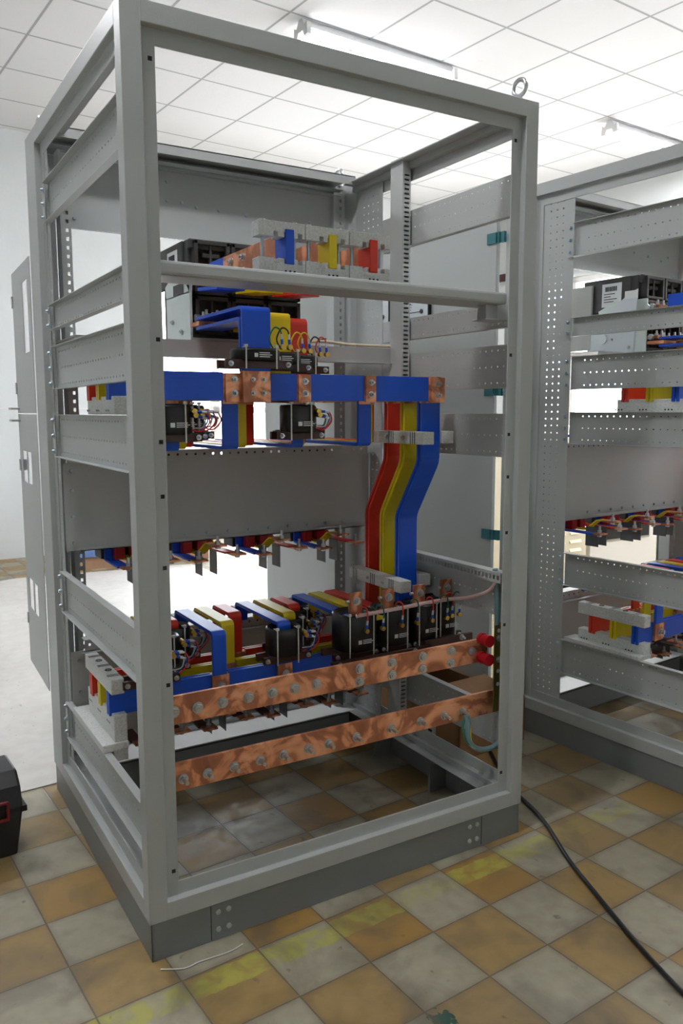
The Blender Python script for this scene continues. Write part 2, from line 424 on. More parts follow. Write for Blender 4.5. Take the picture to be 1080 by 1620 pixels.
wall_with_openings('wall_back', True, YB, XL-T_, XR+T_, [bdoor_added], 1)
wall_with_openings('wall_right', False, XR, YF, YB, wins, 1)
wall_with_openings('wall_left', False, XL, YF, YB, [], -1)
wall_with_openings('wall_front', True, YF, XL-T_, XR+T_, [], -1)
for i, (a0, a1, z0, z1) in enumerate(wins):
    mb = MB(); x0, x1 = XR+.02, XR+.08
    mb.box(x0, x1, a0, a0+.06, z0, z1).box(x0, x1, a1-.06, a1, z0, z1).box(x0, x1, a0, a1, z0, z0+.06).box(x0, x1, a0, a1, z1-.06, z1)
    mb.box(x0, x1, (a0+a1)/2-.03, (a0+a1)/2+.03, z0, z1).box(x0, x1, a0, a1, 2.1, 2.15)
    f = struct('window_%d' % (i+1), mb, 'frame', RM)
    g = MB(); g.add([(XR+.05, a0, z0), (XR+.05, a1, z0), (XR+.05, a1, z1), (XR+.05, a0, z1)], [(0, 1, 2, 3)])
    o = build('window_pane', g, 'glass', solid=.003); o.parent = f
# glazed double door added to the far wall for its daylight
mb = MB(); (a0, a1, z0, z1) = bdoor_added; y0, y1 = YB+.03, YB+.09
for a_ in (a0, (a0*2+a1)/3, (a0+2*a1)/3, a1-.07): mb.box(a_, a_+.07, y0, y1, z0, z1)
mb.box(a0, a1, y0, y1, z1-.07, z1).box(a0, a1, y0, y1, 1.25, 1.31).box(a0, a1, y0, y1, 0, .1)
f = struct('added_door', mb, 'frame', RM)
g = MB(); g.add([(a0, YB+.06, z0), (a1, YB+.06, z0), (a1, YB+.06, z1), (a0, YB+.06, z1)], [(3, 2, 1, 0)])
o = build('added_door_pane', g, 'glass', solid=.003); o.parent = f
# dado line along the far and left walls
mb = MB(); mb.box(XL, 2.1, YB-.006, YB, 1.29, 1.30).box(4.7, XR, YB-.006, YB, 1.29, 1.30)
struct('trim_2', mb, 'frame', RM)
mb = MB(); mb.box(XR-.06, XR-.01, -1.6, 5.6, 2.78, 2.86); struct('trim_3', mb, 'curtain', RM)

def lamp_fixture(x, y, label, on=150):
    t = Thing('fluorescent_lamp', label, 'lamp', None, RM)
    L = 1.2
    h = MB(); h.prism([(x, y-.02, ZC), (x, y+.02, ZC), (x, y+.055, ZC-.055), (x, y-.055, ZC-.055)], (L, 0, 0)); t.part('housing', h, 'lampbody', .002)
    for sx in (0, L-.03):
        e = MB(); e.prism([(x+sx, y-.07, ZC-.03), (x+sx, y-.035, ZC-.05), (x+sx, y+.035, ZC-.05), (x+sx, y+.07, ZC-.03), (x+sx, y+.075, ZC-.1), (x+sx, y+.04, ZC-.105), (x+sx, y+.025, ZC-.07), (x+sx, y-.025, ZC-.07), (x+sx, y-.04, ZC-.105), (x+sx, y-.075, ZC-.1)], (.03, 0, 0))
        t.part('lamp_holder', e, 'lampbody')
    for sy in (-.052, .052):
        u = MB(); u.cyl((x+.03, y+sy, ZC-.085), (x+L-.03, y+sy, ZC-.085), .015, 14); t.part('fluorescent_tube', u, 'tube', label='glowing white tube')
    t.done()
    area('lamp_light', (x+L/2, y, ZC-.115), (0, 0, 0), L, .16, on, (.97, .98, 1))
cz = math.cos(-RY); sz = math.sin(-RY)
def w2r(x, y): return (cz*x-sz*y, sz*x+cz*y)
x, y = w2r(1.93, 2.83); lamp_fixture(x, y, 'twin tube fluorescent lamp above the front cabinet, upper middle of the photo', 26)
x, y = w2r(4.86, 3.06); lamp_fixture(x, y, 'twin tube fluorescent lamp above the right hand cabinet, at the right edge', 26)
# four unseen lamps added behind and beside the camera to light the post fronts
for i, (x, y) in enumerate(((-.95, 2.8), (-.95, -.2), (2.05, -.2), (5.0, -.2))):
    lamp_fixture(x, y, ('added twin tube ceiling lamp left of the front cabinet, outside the photo', 'added twin tube ceiling lamp above the camera on the left, outside the photo', 'added twin tube ceiling lamp above the camera, nearest the front cabinet, outside the photo', 'added twin tube ceiling lamp far right near the windows, outside the photo')[i], (31, 19, 19, 19)[i])

# ------------------------------------------------------------------ the cabinet (built in its own coordinates: x width, y depth, z up)
W, D, H, ZP, ZT = 1.141, 1.030, 2.0944, .0944, 2.0944
ONE = Matrix.Identity(4)
TWO = Matrix.Translation((1.787, -.29, 0)) @ Matrix.Rotation(R(5), 4, 'Z')
TF = .0435; ST = .018; T2 = .077
def Lprof(a, b, wa, wb):
    """profile of a folded frame member in (a,b) from its outer corner; widths of outer flat wa / wb"""
    e = .0035
    return [(0, 0), (wa, 0), (wa, ST), (wa+.034, ST), (wa+.034, ST+e), (wa-.004, ST+e), (ST+e+.02, ST+e+.02), (ST+e, wb-.004), (ST+e, wb+.034), (ST, wb+.034), (ST, wb), (0, wb)]
def post(x, y, sx, sy, wx=TF, wy=TF):
    mb = MB(); P = [(x+sx*a_, y+sy*b_, ZP) for a_, b_ in Lprof(0, 0, wx, wy)]
    return mb.prism(P, (0, 0, ZT-ZP))
def beam_x(y, z, sy, sz, wy=TF, wz=TF):
    mb = MB(); P = [(TF-.001, y+sy*(a_+(.0004 if a_ > 0 else .0)), z+sz*(b_+(.0004 if b_ > 0 else .0))) for a_, b_ in Lprof(0, 0, wy, wz)]
    return mb.prism(P, (W-2*TF+.002, 0, 0))
def beam_y(x, z, sx, sz, wx=TF, wz=TF):
    mb = MB(); P = [(x+sx*(a_+(.0004 if a_ > 0 else .0)), TF-.001, z+sz*(b_+(.0004 if b_ > 0 else .0))) for a_, b_ in Lprof(0, 0, wx, wz)]
    return mb.prism(P, (0, D-TF-.133+.002, 0))

def eyebolt(x, y):
    mb = MB(); mb.cyl((x, y, ZT), (x, y, ZT+.008), .016, 16); mb.cyl((x, y, ZT+.006), (x, y, ZT+.016), .009, 12)
    mb.ring((x, y, ZT+.040), (1, .15, 0), .021, .0065); return mb

def make_cabinet(label, Mx, rails_l, rails_r, xl, which):
    t = Thing('switchgear_cabinet', label, 'cabinet', None, Mx)
    BW = .133
    for (x, y, sx, sy, wx, wy) in ((0, 0, 1, 1, TF, TF), (W, 0, -1, 1, TF, TF), (0, D, 1, -1, TF, BW), (W, D, -1, -1, TF, BW)):
        p = t.part('corner_post', post(x, y, sx, sy, wx, wy), 'grey', .0025)
        if y == 0:                                   # small square fixing holes with captive nuts
            for z in (.2, .65, .92, 1.08, 1.2, 1.42, 1.99):
                b = MB(); xx = x+sx*.066; b.box(xx-.0045, xx+.0045, ST-.0006, ST+.0004, z-.0045, z+.0045)
                t.sub(p, 'fixing_hole', b, 'breakerdk')
    for (y, sy) in ((0, 1), (D, -1)):
        t.part('top_beam', beam_x(y, ZT, sy, -1), 'grey', .0025); t.part('bottom_beam', beam_x(y, ZP, sy, 1), 'grey', .0025)
    for (x, sx) in ((0, 1), (W, -1)):
        t.part('top_beam', beam_y(x, ZT, sx, -1), 'grey', .0025); t.part('bottom_beam', beam_y(x, ZP, sx, 1), 'grey', .0025)
    # inner top beams at the back carry a wide channel
    mb = MB(); mb.box(.06, W-.06, .845, .85, ZT-.03, ZT).box(.06, W-.06, .845, D-.02, ZT-.004, ZT-.001); t.part('roof_channel', mb, 'grey')
    # plinth
    mb = MB(); i_ = .004; tt = .003
    mb.box(i_, W-i_, i_, i_+tt, 0, ZP-.001).box(i_, W-i_, D-i_-tt, D-i_, 0, ZP-.001).box(i_, i_+tt, i_, D-i_, 0, ZP-.001).box(W-i_-tt, W-i_, i_, D-i_, 0, ZP-.001)
    pl = t.part('plinth', mb, 'plinth', .001, label='darker grey plinth under the frame')
    for xs in (.15, W-.15):
        s_ = -1 if xs < .5 else 1
        mb = MB(); mb.box(xs-.001, xs+.001, i_-.0008, i_, .004, ZP-.004); t.sub(pl, 'seam', mb, 'breakerdk')
        for dx in (.018, .045):
            for z in (.028, .072):
                b = MB(); b.cyl((xs-s_*dx, i_, z), (xs-s_*dx, i_-.004, z), .0065, 12); b.cyl((xs-s_*dx, i_-.004, z), (xs-s_*dx, i_-.006, z), .0035, 6)
                t.sub(pl, 'screw', b, 'grey')
    for yy in (.35, .68):
        mb = MB(); mb.box(W-.075, W-.008, yy, yy+.012, .0, ZP-.002); t.part('plinth_gusset', mb, 'plinth')
    for x, y in ((W-.04, .035), (.04, D-.035), (W-.04, D-.035)):
        t.part('lifting_eye', eyebolt(x, y), 'steel', label='steel lifting eye')
    # side rails: channel with three rows of holes
    def rail(side, y0, y1, z0, z1):
        hgt = z1-z0; n = int((y1-y0-.04)/.026)
        xw = .024 if side == 'l' else W-.024; xo = .004 if side == 'l' else W-.004
        rows = [(v, .03, .026, n, *((.0036, .0030) if side == 'l' and which == 1 else (.0026, .0026)), False) for v in ((.014, hgt/2, hgt-.014) if hgt > .09 else (.012, hgt-.012))]
        mb = MB(); mb.plate((xw, y0, z0), (0, 1, 0), (0, 0, 1), y1-y0, hgt, rows)
        mb.add([(xw, y0, z0), (xo, y0, z0), (xo, y1, z0), (xw, y1, z0)], [(0, 1, 2, 3)])
        mb.add([(xw, y0, z1), (xo, y0, z1), (xo, y1, z1), (xw, y1, z1)], [(3, 2, 1, 0)])
        # end tabs
        for (ya, yb) in ((y0-.0, y0+.0), (y1, y1+.022)):
            if yb > ya: mb.add([(xo+(.006 if side == 'l' else -.006), ya-.004, z0), (xo+(.006 if side == 'l' else -.006), yb, z0), (xo+(.006 if side == 'l' else -.006), yb, z1), (xo+(.006 if side == 'l' else -.006), ya-.004, z1)], [(0, 1, 2, 3)])
        p = t.part('cross_rail', mb, 'grey', 0, .0018)
        for v in ((.016, hgt/2, hgt-.016) if hgt > .09 else (.014, hgt-.014)):
            b = MB(); xb = xo+(.005 if side == 'l' else -.007); d = -1 if side == 'l' else 1
            b.cyl((xb, y1+.011, z0+v), (xb+d*.002, y1+.011, z0+v), .0085, 14); b.cyl((xb+d*.002, y1+.011, z0+v), (xb+d*.008, y1+.011, z0+v), .006, 12, .004)
            t.sub(p, 'bolt', b, 'bluezinc')
    for z0, z1 in rails_l: rail('l', .06, xl, z0, z1)
    for z0, z1 in rails_r: rail('r', .06, .72, z0, z1)
    # perforated strips standing beside the rear posts
    def pplate(x, y0, y1, z0, z1, cols, pit_, r, name='perforated_plate', lab=None, sq=False, extra=None):
        n = int((z1-z0-.04)/pit_); mb = MB()
        mb.plate((x, y0, z0), (0, 0, 1), (0, 1, 0), z1-z0, y1-y0, [(c_, .03, pit_, n, r, r, sq) for c_ in cols])
        t.part(name, mb, 'grey', 0, .0018, lab)
    if which == 1:
        pplate(.022, .825, .90, ZP+.02, ZT-.04, (.02,), .026, .0028)
        pplate(W-.026, .72, .885, ZP+.02, ZT-.04, (.03, .06, .09, .12), .026, .0027)
    else:
        pplate(.022, .725, .88, ZP+.02, ZT-.04, (.05, .078, .106), .026, .0029)
        pplate(W-.026, .72, .885, ZP+.02, ZT-.04, (.03, .06, .09, .12), .026, .0027)
    # rear uprights seen from the front, square holes
    for (xa, xb) in ((.075, .105), (W-.10, W-.055)):
        n = int((ZT-ZP-.1)/.026); mb = MB()
        mb.plate((xa, .93, ZP+.03), (0, 0, 1), (1, 0, 0), ZT-ZP-.07, xb-xa, [((xb-xa)*.62, .03, .026, n, .0055, .0042, True)])
        mb.add([(xa, .93, ZP+.03), (xa, .985, ZP+.03), (xa, .985, ZT-.04), (xa, .93, ZT-.04)], [(0, 1, 2, 3)])
        mb.add([(xb, .93, ZP+.03), (xb, .955, ZP+.03), (xb, .955, ZT-.04), (xb, .93, ZT-.04)], [(0, 1, 2, 3)])
        t.part('rear_upright', mb, 'grey', 0, .0018)
    # slotted upright half way along the right side
    n = 128; mb = MB()
    x0, x1, y0, y1 = W-.065, W-.035, .545, .615
    mb.plate((x0, y0, ZP+.05), (0, 0, 1), (1, 0, 0), ZT-ZP-.06, x1-x0, [((x1-x0)*.5, .03, .0146, n, .0030, .0095, True)])
    mb.add([(x0, y1, ZP+.05), (x1, y1, ZP+.05), (x1, y1, ZT-.01), (x0, y1, ZT-.01)], [(0, 1, 2, 3)])
    mb.add([(x0, y0, ZP+.05), (x0, y1, ZP+.05), (x0, y1, ZT-.01), (x0, y0, ZT-.01)], [(0, 1, 2, 3)])
    mb.add([(x1, y0, ZP+.05), (x1, y1, ZP+.05), (x1, y1, ZT-.01), (x1, y0, ZT-.01)], [(0, 1, 2, 3)])
    t.part('slotted_upright', mb, 'grey', 0, .0018)
    # panels
    def screws(p, pts, y):
        for (x, z) in pts:
            b = MB(); b.cyl((x, y, z), (x, y-.006, z), .0055, 10, .004); t.sub(p, 'screw', b, 'bluezinc')
    mb = MB(); mb.box(.08, W-.075, .948, .951, 1.83, ZT-.05).box(.08, W-.075, .925, .951, ZT-.052, ZT-.048)
    mb.plate((.08, .93, 1.828), (1, 0, 0), (0, 1, 0), W-.155, .02, [(.007, .02, .016, 58, .005, .004, True)])
    p = t.part('top_panel', mb, 'grey'); screws(p, [(.12, 1.86), (.3, 1.91), (.42, 1.95), (.47, 1.95), (.52, 1.94), (.6, 1.94), (.7, 1.935), (.8, 1.93), (.9, 1.92), (.95, 1.94), (1.0, 1.86), (.42, 2.01), (.2, 2.0)], .948)
    mb = MB(); mb.box(.022, 1.11, .80, .803, .845, 1.112).box(.06, 1.075, .785, .803, .845, .848).box(.06, 1.075, .785, .787, .845, .857)
    p = t.part('middle_panel', mb, 'grey'); screws(p, [(.045, .87), (.045, .95), (.045, 1.03), (.045, 1.09)]+[(.25+.075*i, .868) for i in range(11)], .80)
    mb = MB(); mb.plate((.03, .785, 1.114), (1, 0, 0), (0, 0, 1), 1.065, .03, [(.016, .015, .03, 35, .0045, .0045, False)])
    mb.add([(.03, .785, 1.114), (1.095, .785, 1.114), (1.095, .80, 1.114), (.03, .80, 1.114)], [(0, 1, 2, 3)])
    mb.add([(.03, .785, 1.144), (1.095, .785, 1.144), (1.095, .83, 1.144), (.03, .83, 1.144)], [(0, 1, 2, 3)])
    t.part('punched_angle', mb, 'grey', 0, .0018)
    mb = MB(); mb.box(.022, 1.09, .80, .803, .22, .53).box(.05, 1.075, .78, .803, .523, .526)
    p = t.part('lower_panel', mb, 'grey'); screws(p, [(.045, .5), (.045, .4), (.045, .3)], .80)
    mb = MB(); mb.plate((.06, .785, .535), (1, 0, 0), (0, 0, 1), 1.02, .03, [(.016, .015, .03, 33, .0045, .0045, False)])
    mb.add([(.06, .785, .565), (1.08, .785, .565), (1.08, .83, .565), (.06, .83, .565)], [(0, 1, 2, 3)])
    t.part('punched_angle', mb, 'grey', 0, .0018)
    # floor plate at the back
    mb = MB(); mb.box(.04, W-.04, .862, D-.02, ZP+.019, ZP+.023); t.part('gland_plate', mb, 'paper', label='bare white gland plate')
    mb = MB(); mb.box(.08, W-.08, .86, .863, .01, ZP+.014); t.part('gland_plate_lip', mb, 'plinth')
    # cross members: box beam in front, shelf channel under the breaker
    mb = MB(); mb.box(.03, 1.075, .035, .15, 1.560, 1.592)
    mb2 = MB(); mb2.box(1.02, 1.06, .06, .10, 1.52, 1.56).box(1.01, 1.09, .05, .11, 1.517, 1.521)
    p = t.part('cross_beam', mb, 'grey', .007); t.sub(p, 'bracket', mb2, 'grey', .002)
    mb = MB(); mb.box(.03, 1.082, .61, .613, 1.425, 1.476).box(.03, 1.082, .61, .92, 1.473, 1.476).box(.03, 1.082, .60, .63, 1.424, 1.427)
    t.part('breaker_shelf', mb, 'grey', .002)
    # lower right mounting angle with slots (carries the rear of the cable loom)
    mb = MB(); mb.plate((W-.055, .05, .764), (0, 1, 0), (0, 0, 1), .66, .030, [(.015, .012, .0165, 39, .0045, .0065, True)])
    mb.add([(W-.055, .05, .794), (W-.02, .05, .794), (W-.02, .71, .794), (W-.055, .71, .794)], [(0, 1, 2, 3)])
    mb.add([(W-.055, .05, .764), (W-.034, .05, .764), (W-.034, .71, .764), (W-.055, .71, .764)], [(0, 1, 2, 3)])  # bottom and back faces added to darken the inside behind the slots
    mb.add([(W-.034, .05, .764), (W-.034, .71, .764), (W-.034, .71, .794), (W-.034, .05, .794)], [(0, 1, 2, 3)])
    t.part('slotted_angle', mb, 'grey', 0, .0016)
    # doors on the far side
    if which == 1:
        th = .03; a0 = (-.004, 1.035); L = .40
        def leaf(z0, z1, holes, hz):
            mb = MB(); dx = L*th
            zs = []
            P = lambda u, z, o: (a0[0]+dx*u+o, a0[1]+L*u, z)
            cuts = sorted(holes, key=lambda h: h[2])
            def q(u0, u1, za, zb):
                if u1-u0 < 1e-4 or zb-za < 1e-4: return
                pts = [P(u0, za, 0), P(u1, za, 0), P(u1, zb, 0), P(u0, zb, 0)]
                mb.add(pts+[(x+.0025, y, z) for x, y, z in pts], [(0, 3, 2, 1), (4, 5, 6, 7), (0, 1, 5, 4), (1, 2, 6, 5), (2, 3, 7, 6), (3, 0, 4, 7)])
            zc = z0
            lv = sorted(set([c_[2] for c_ in cuts]))
            for z in lv:
                row = sorted([c_ for c_ in cuts if c_[2] == z]); ze = row[0][3]
                q(0, 1, zc, z); uc = 0
                for (u0, u1, _, _) in row: q(uc, u0, z, ze); uc = u1
                q(uc, 1, z, ze); zc = ze
            q(0, 1, zc, z1)
            p = t.part('door', mb, 'grey')
            h = MB(); x_, y_, _ = P(.95, 0, 0); h.box(x_-.03, x_, y_-.03, y_+.03, hz-.004, hz+.004); t.sub(p, 'handle', h, 'steel', .002)
            for zz in (z0+.18*(z1-z0), z0+.8*(z1-z0)):
                h = MB(); x_, y_, _ = P(1.0, 0, 0); h.box(x_-.004, x_+.022, y_-.012, y_+.006, zz-.02, zz+.02); t.sub(p, 'hinge', h, 'steel')
        leaf(1.262, 1.75, [(.16, .42, 1.46, 1.69)], 1.278)
        leaf(.34, 1.258, [(.36, .56, 1.02, 1.13), (.61, .84, 1.02, 1.13), (.36, .56, .56, .67), (.61, .84, .56, .67)], 1.235)
        p = None
        mb = MB(); mb.box(W-.004, W+.014, D+.07, D+.70, .13, 2.05); p = t.part('door', mb, 'grey', .002)
        h = MB(); h.box(W-.012, W-.004, D+.085, D+.20, 1.55, 1.555).box(W-.012, W-.004, D+.085, D+.09, 1.38, 1.555).box(W-.012, W-.004, D+.085, D+.20, 1.38, 1.385); t.sub(p, 'meter_frame', h, 'black')
    else:
        L = 1.08
        mb = MB(); mb.box(-.02, 0, D+.03, D+.03+L, .12, 2.04); p = t.part('door', mb, 'grey', .002)
        for zz in (1.93, 1.345, .77):
            h = MB(); h.box(-.028, -.018, D+.028, D+.075, zz-.02, zz+.02).box(-.020, -.008, D-.008, D+.012, zz-.02, zz+.02).cyl((-.02, D+.018, zz-.02), (-.02, D+.018, zz+.02), .007, 10)
            t.sub(p, 'hinge', h, 'teal', label='teal plastic hinge')
        for (ya, yb, nm) in ((D+.40, D+.57, 0), (D+.665, D+.835, 1)):
            f = MB(); f.box(-.034, -.02, ya, yb, 1.655, 1.778)
            pp = t.part('ammeter', f, 'black', .001, 0, 'analogue ammeter with white dial')
            g = MB(); g.box(-.036, -.034, ya+.008, yb-.008, 1.662, 1.771); t.sub(pp, 'dial', g, 'meter')
            # needle, pivot, scale marks and the letter A on the dial
            k = MB(); xf = -.0372
            k.box(xf, xf+.001, ya+.05, yb-.03, 1.69, 1.693)
            k.cyl((xf, ya+.045, 1.692), (xf-.003, ya+.045, 1.692), .010, 12)
            cy_, cz_ = ya+.045, 1.692
            t.sub(pp, 'needle', k, 'ink'); k = MB()
            for q_ in range(9):
                an = R(q_*9); r0, r1 = .070, .075 if q_ % 2 else .079
                ya_, za_ = cy_+r0*math.cos(an), cz_+r0*math.sin(an); yb_, zb_ = cy_+r1*math.cos(an), cz_+r1*math.sin(an)
                if yb_ < yb-.01: k.cyl((xf, ya_, za_), (xf, yb_, zb_), .0012, 5)
            for (yy, zz) in ((yb-.035, 1.708), (yb-.045, 1.728), (yb-.07, 1.744), (yb-.10, 1.752)):
                if yy > ya+.02: k.box(xf, xf+.001, yy-.009, yy+.009, zz-.003, zz+.003)
            ax_ = yb-.025                                                # capital A
            k.prism([(xf, ax_+.008, 1.745), (xf, ax_+.005, 1.745), (xf, ax_-.0015, 1.766), (xf, ax_+.0015, 1.766)], (.001, 0, 0))
            k.prism([(xf, ax_-.008, 1.745), (xf, ax_-.005, 1.745), (xf, ax_+.0015, 1.766), (xf, ax_-.0015, 1.766)], (.001, 0, 0))
            k.box(xf, xf+.001, ax_-.005, ax_+.005, 1.751, 1.7535)
            t.sub(pp, 'print', k, 'ink')
    return t.done()
RAILS1 = [(1.812, 1.922), (1.505, 1.575), (1.333, 1.455), (1.132, 1.257), (.655, .780), (.25, .365)]
RAILS2 = [(1.812, 1.928), (1.532, 1.597), (1.343, 1.460), (1.147, 1.260), (.618, .740), (.278, .408)]
make_cabinet('open grey switchgear cabinet frame in the foreground, standing on a dark grey plinth', ONE, RAILS1, RAILS1, .83, 1)
make_cabinet('second open grey switchgear cabinet frame, cut by the right edge of the photo', TWO, RAILS2, RAILS2, .72, 2)

# ------------------------------------------------------------------ the electrical gear, the same layout in both cabinets
YB_ = {'blue': .295, 'yellow': .39, 'red': .485}       # rows of the upper bars (depth)
YL_ = {'blue': .405, 'yellow': .495, 'red': .585}      # rows of the lower bars
WH = {1: 'in the front cabinet', 2: 'in the right cabinet'}
def bolts(t, p, pts, d=(0, -1, 0), r=.007, stud=.010, mt='steel'):
    for q in pts: t.sub(p, 'bolt', MB().bolt(q, d, r, stud), mt)

def upper_busbars(k, Mx):
    for c_, y in YB_.items():
        t = Thing('busbar', '%s sleeved upper busbar across %s, %s of three' % (c_, WH[k][3:], {'blue': 'the front', 'yellow': 'the middle', 'red': 'the rear'}[c_]), 'busbar', None, Mx)
        # twin copper bars; sleeves between the bare joints
        b = MB(); b.box(.036, 1.055, y, y+.008, 1.297, 1.366).box(.036, 1.055, y+.016, y+.024, 1.297, 1.366)
        t.part('copper_bar', b, 'copper')
        o = (y-.295)*.95
        joints = [(.335+o, .382+o), (.548+o, .592+o), (.768+o*.6, .806+o*.6), (1.002, 1.058)]
        if c_ == 'blue': joints = [(.330, .460), (.548, .590), (.768, .806), (1.002, 1.058)]
        cur = .030
        for j0, j1 in joints+[(1.2, 1.2)]:
            e = min(j0, 1.0)
            if e > cur:
                s_ = MB(); s_.box(cur, e, y-.0015, y+.0095, 1.295, 1.368).box(cur, e, y+.0145, y+.0255, 1.295, 1.368); t.part('sleeve', s_, c_, .001)
            cur = j1
            if j0 < 1.1 and j0 != joints[0][0]:
                bp = MB(); bp.box(j0+.002, j1-.002, y-.009, y, 1.292, 1.367); pp = t.part('joint_plate', bp, 'copper')
                bolts(t, pp, [((j0+j1)/2, y-.009, 1.348), ((j0+j1)/2, y-.009, 1.314)])
        if c_ == 'blue':
            bp = MB(); bp.box(.384, .458, y-.018, y, 1.291, 1.376); pp = t.part('joint_plate', bp, 'copper')
            bolts(t, pp, [(.405, y-.018, 1.35), (.437, y-.018, 1.35), (.405, y-.018, 1.314), (.437, y-.018, 1.314)])
            bp = MB(); bp.box(.334, .382, y-.009, y, 1.291, 1.366); pp = t.part('joint_plate', bp, 'copper')
            bolts(t, pp, [(.358, y-.009, 1.35), (.358, y-.009, 1.314)])
        t.done()
def lower_busbars(k, Mx):
    for c_, y in YL_.items():
        t = Thing('busbar', '%s sleeved lower busbar across %s, %s of three' % (c_, WH[k][3:], {'blue': 'the front', 'yellow': 'the middle', 'red': 'the rear'}[c_]), 'busbar', None, Mx)
        b = MB(); b.box(.035, 1.06, y, y+.008, .457, .518).box(.035, 1.06, y+.016, y+.024, .457, .518); t.part('copper_bar', b, 'copper')
        xo = {'blue': 0, 'yellow': .064, 'red': .133}[c_]
        jx = [.325+xo, .53+xo] if k == 1 else [.13+xo, .325+xo, .53+xo]
        cur = .030
        for j in jx+[1.3]:
            e = min(j, 1.05)
            s_ = MB(); s_.box(cur, e, y-.0015, y+.0095, .455, .520).box(cur, e, y+.0145, y+.0255, .455, .520); t.part('sleeve', s_, c_, .001)
            cur = j+.05
            if j < 1.1:
                bp = MB(); bp.box(j, j+.05, y-.006, y, .462, .516); pp = t.part('joint_plate', bp, 'copper'); bolts(t, pp, [(j+.025, y-.006, .49)], r=.008)
        t.done()
def end_support(k, Mx, z0, z1, base, xa, ya, yb, label):
    """two halves of a pale moulded clamp over the bar ends, on a step base"""
    t = Thing('busbar_support', label, 'insulator', None, Mx)
    zt, zb = z1, z0
    b = MB(); b.box(xa, xa+.035, ya, yb, zb-.045, zb); t.part('lower_clamp', b, 'smc', .002)
    n_ = int((yb-ya)/.02)
    if zt:
        b = MB(); b.box(xa-.005, xa+.030, ya, yb, zt, zt+.042)
        p = t.part('upper_clamp', b, 'smc', .002)
        for i in range(9):
            g = MB(); yy = ya+.03+(i//3)*(yb-ya-.06)/2.2+(i % 3)*.007; g.box(xa-.0045, xa+.0295, yy, yy+.002, zt+.0415, zt+.0425); t.sub(p, 'groove', g, 'breaker')
        for yy in (ya+.09, ya+.19):
            g = MB(); g.ring((xa+.0125, yy, zt+.0425), (0, 0, 1), .008, .0015, 18, 6); t.sub(p, 'bolt_recess', g, 'breaker')
    for i in range(9):
        g = MB(); yy = ya+.05+(i//3)*.095+(i % 3)*.012; g.cyl((xa-.0004, yy, zb-.035), (xa+.002, yy, zb-.035), .003, 8); t.parts[0][6].append(['pin_hole', g, 'breakerdk', 0, 0, None])
    if base:
        b = MB(); (b.box(xa-.034, xa+.035, ya-.005, yb+.05, .367, .388).box(xa-.004, xa+.035, ya, yb+.03, .335, .367).box(xa, xa+.035, ya+.002, yb-.002, .388, zb-.045) if k == 1 else b.box(xa-.030, xa+.035, ya-.005, yb+.04, .4095, .424)); t.part('step_base', b, 'smc', .002)
    return t.done()
def bar_ends(k, Mx): pass
def leg_set(k, Mx, i, x0, ct, w, dz, nm):
    """three drops from the upper bars turning to the back over the middle panel, one thing per phase"""
    for c_, y in YB_.items():
        o = {'blue': 0, 'yellow': .055, 'red': .11}[c_]*(1 if ct else 1.22); x = x0+o
        t = Thing('busbar_drop', '%s sleeved drop bar, %s %s' % (c_, nm, WH[k]), 'busbar', None, Mx)
        b = MB(); b.strip([(x, y+.035, 1.30), (x, y+.035, 1.168), (x, .80, 1.168), (x, .9, 1.168)], (w, 0, 0), .009, .012)
        t.part('sleeve', b, c_, .0006)
        b = MB(); b.strip([(x, y+.030, 1.36), (x, y+.030, 1.286)], (w-.002, 0, 0), .007); t.part('bare_end', b, 'copper')
        t.done()
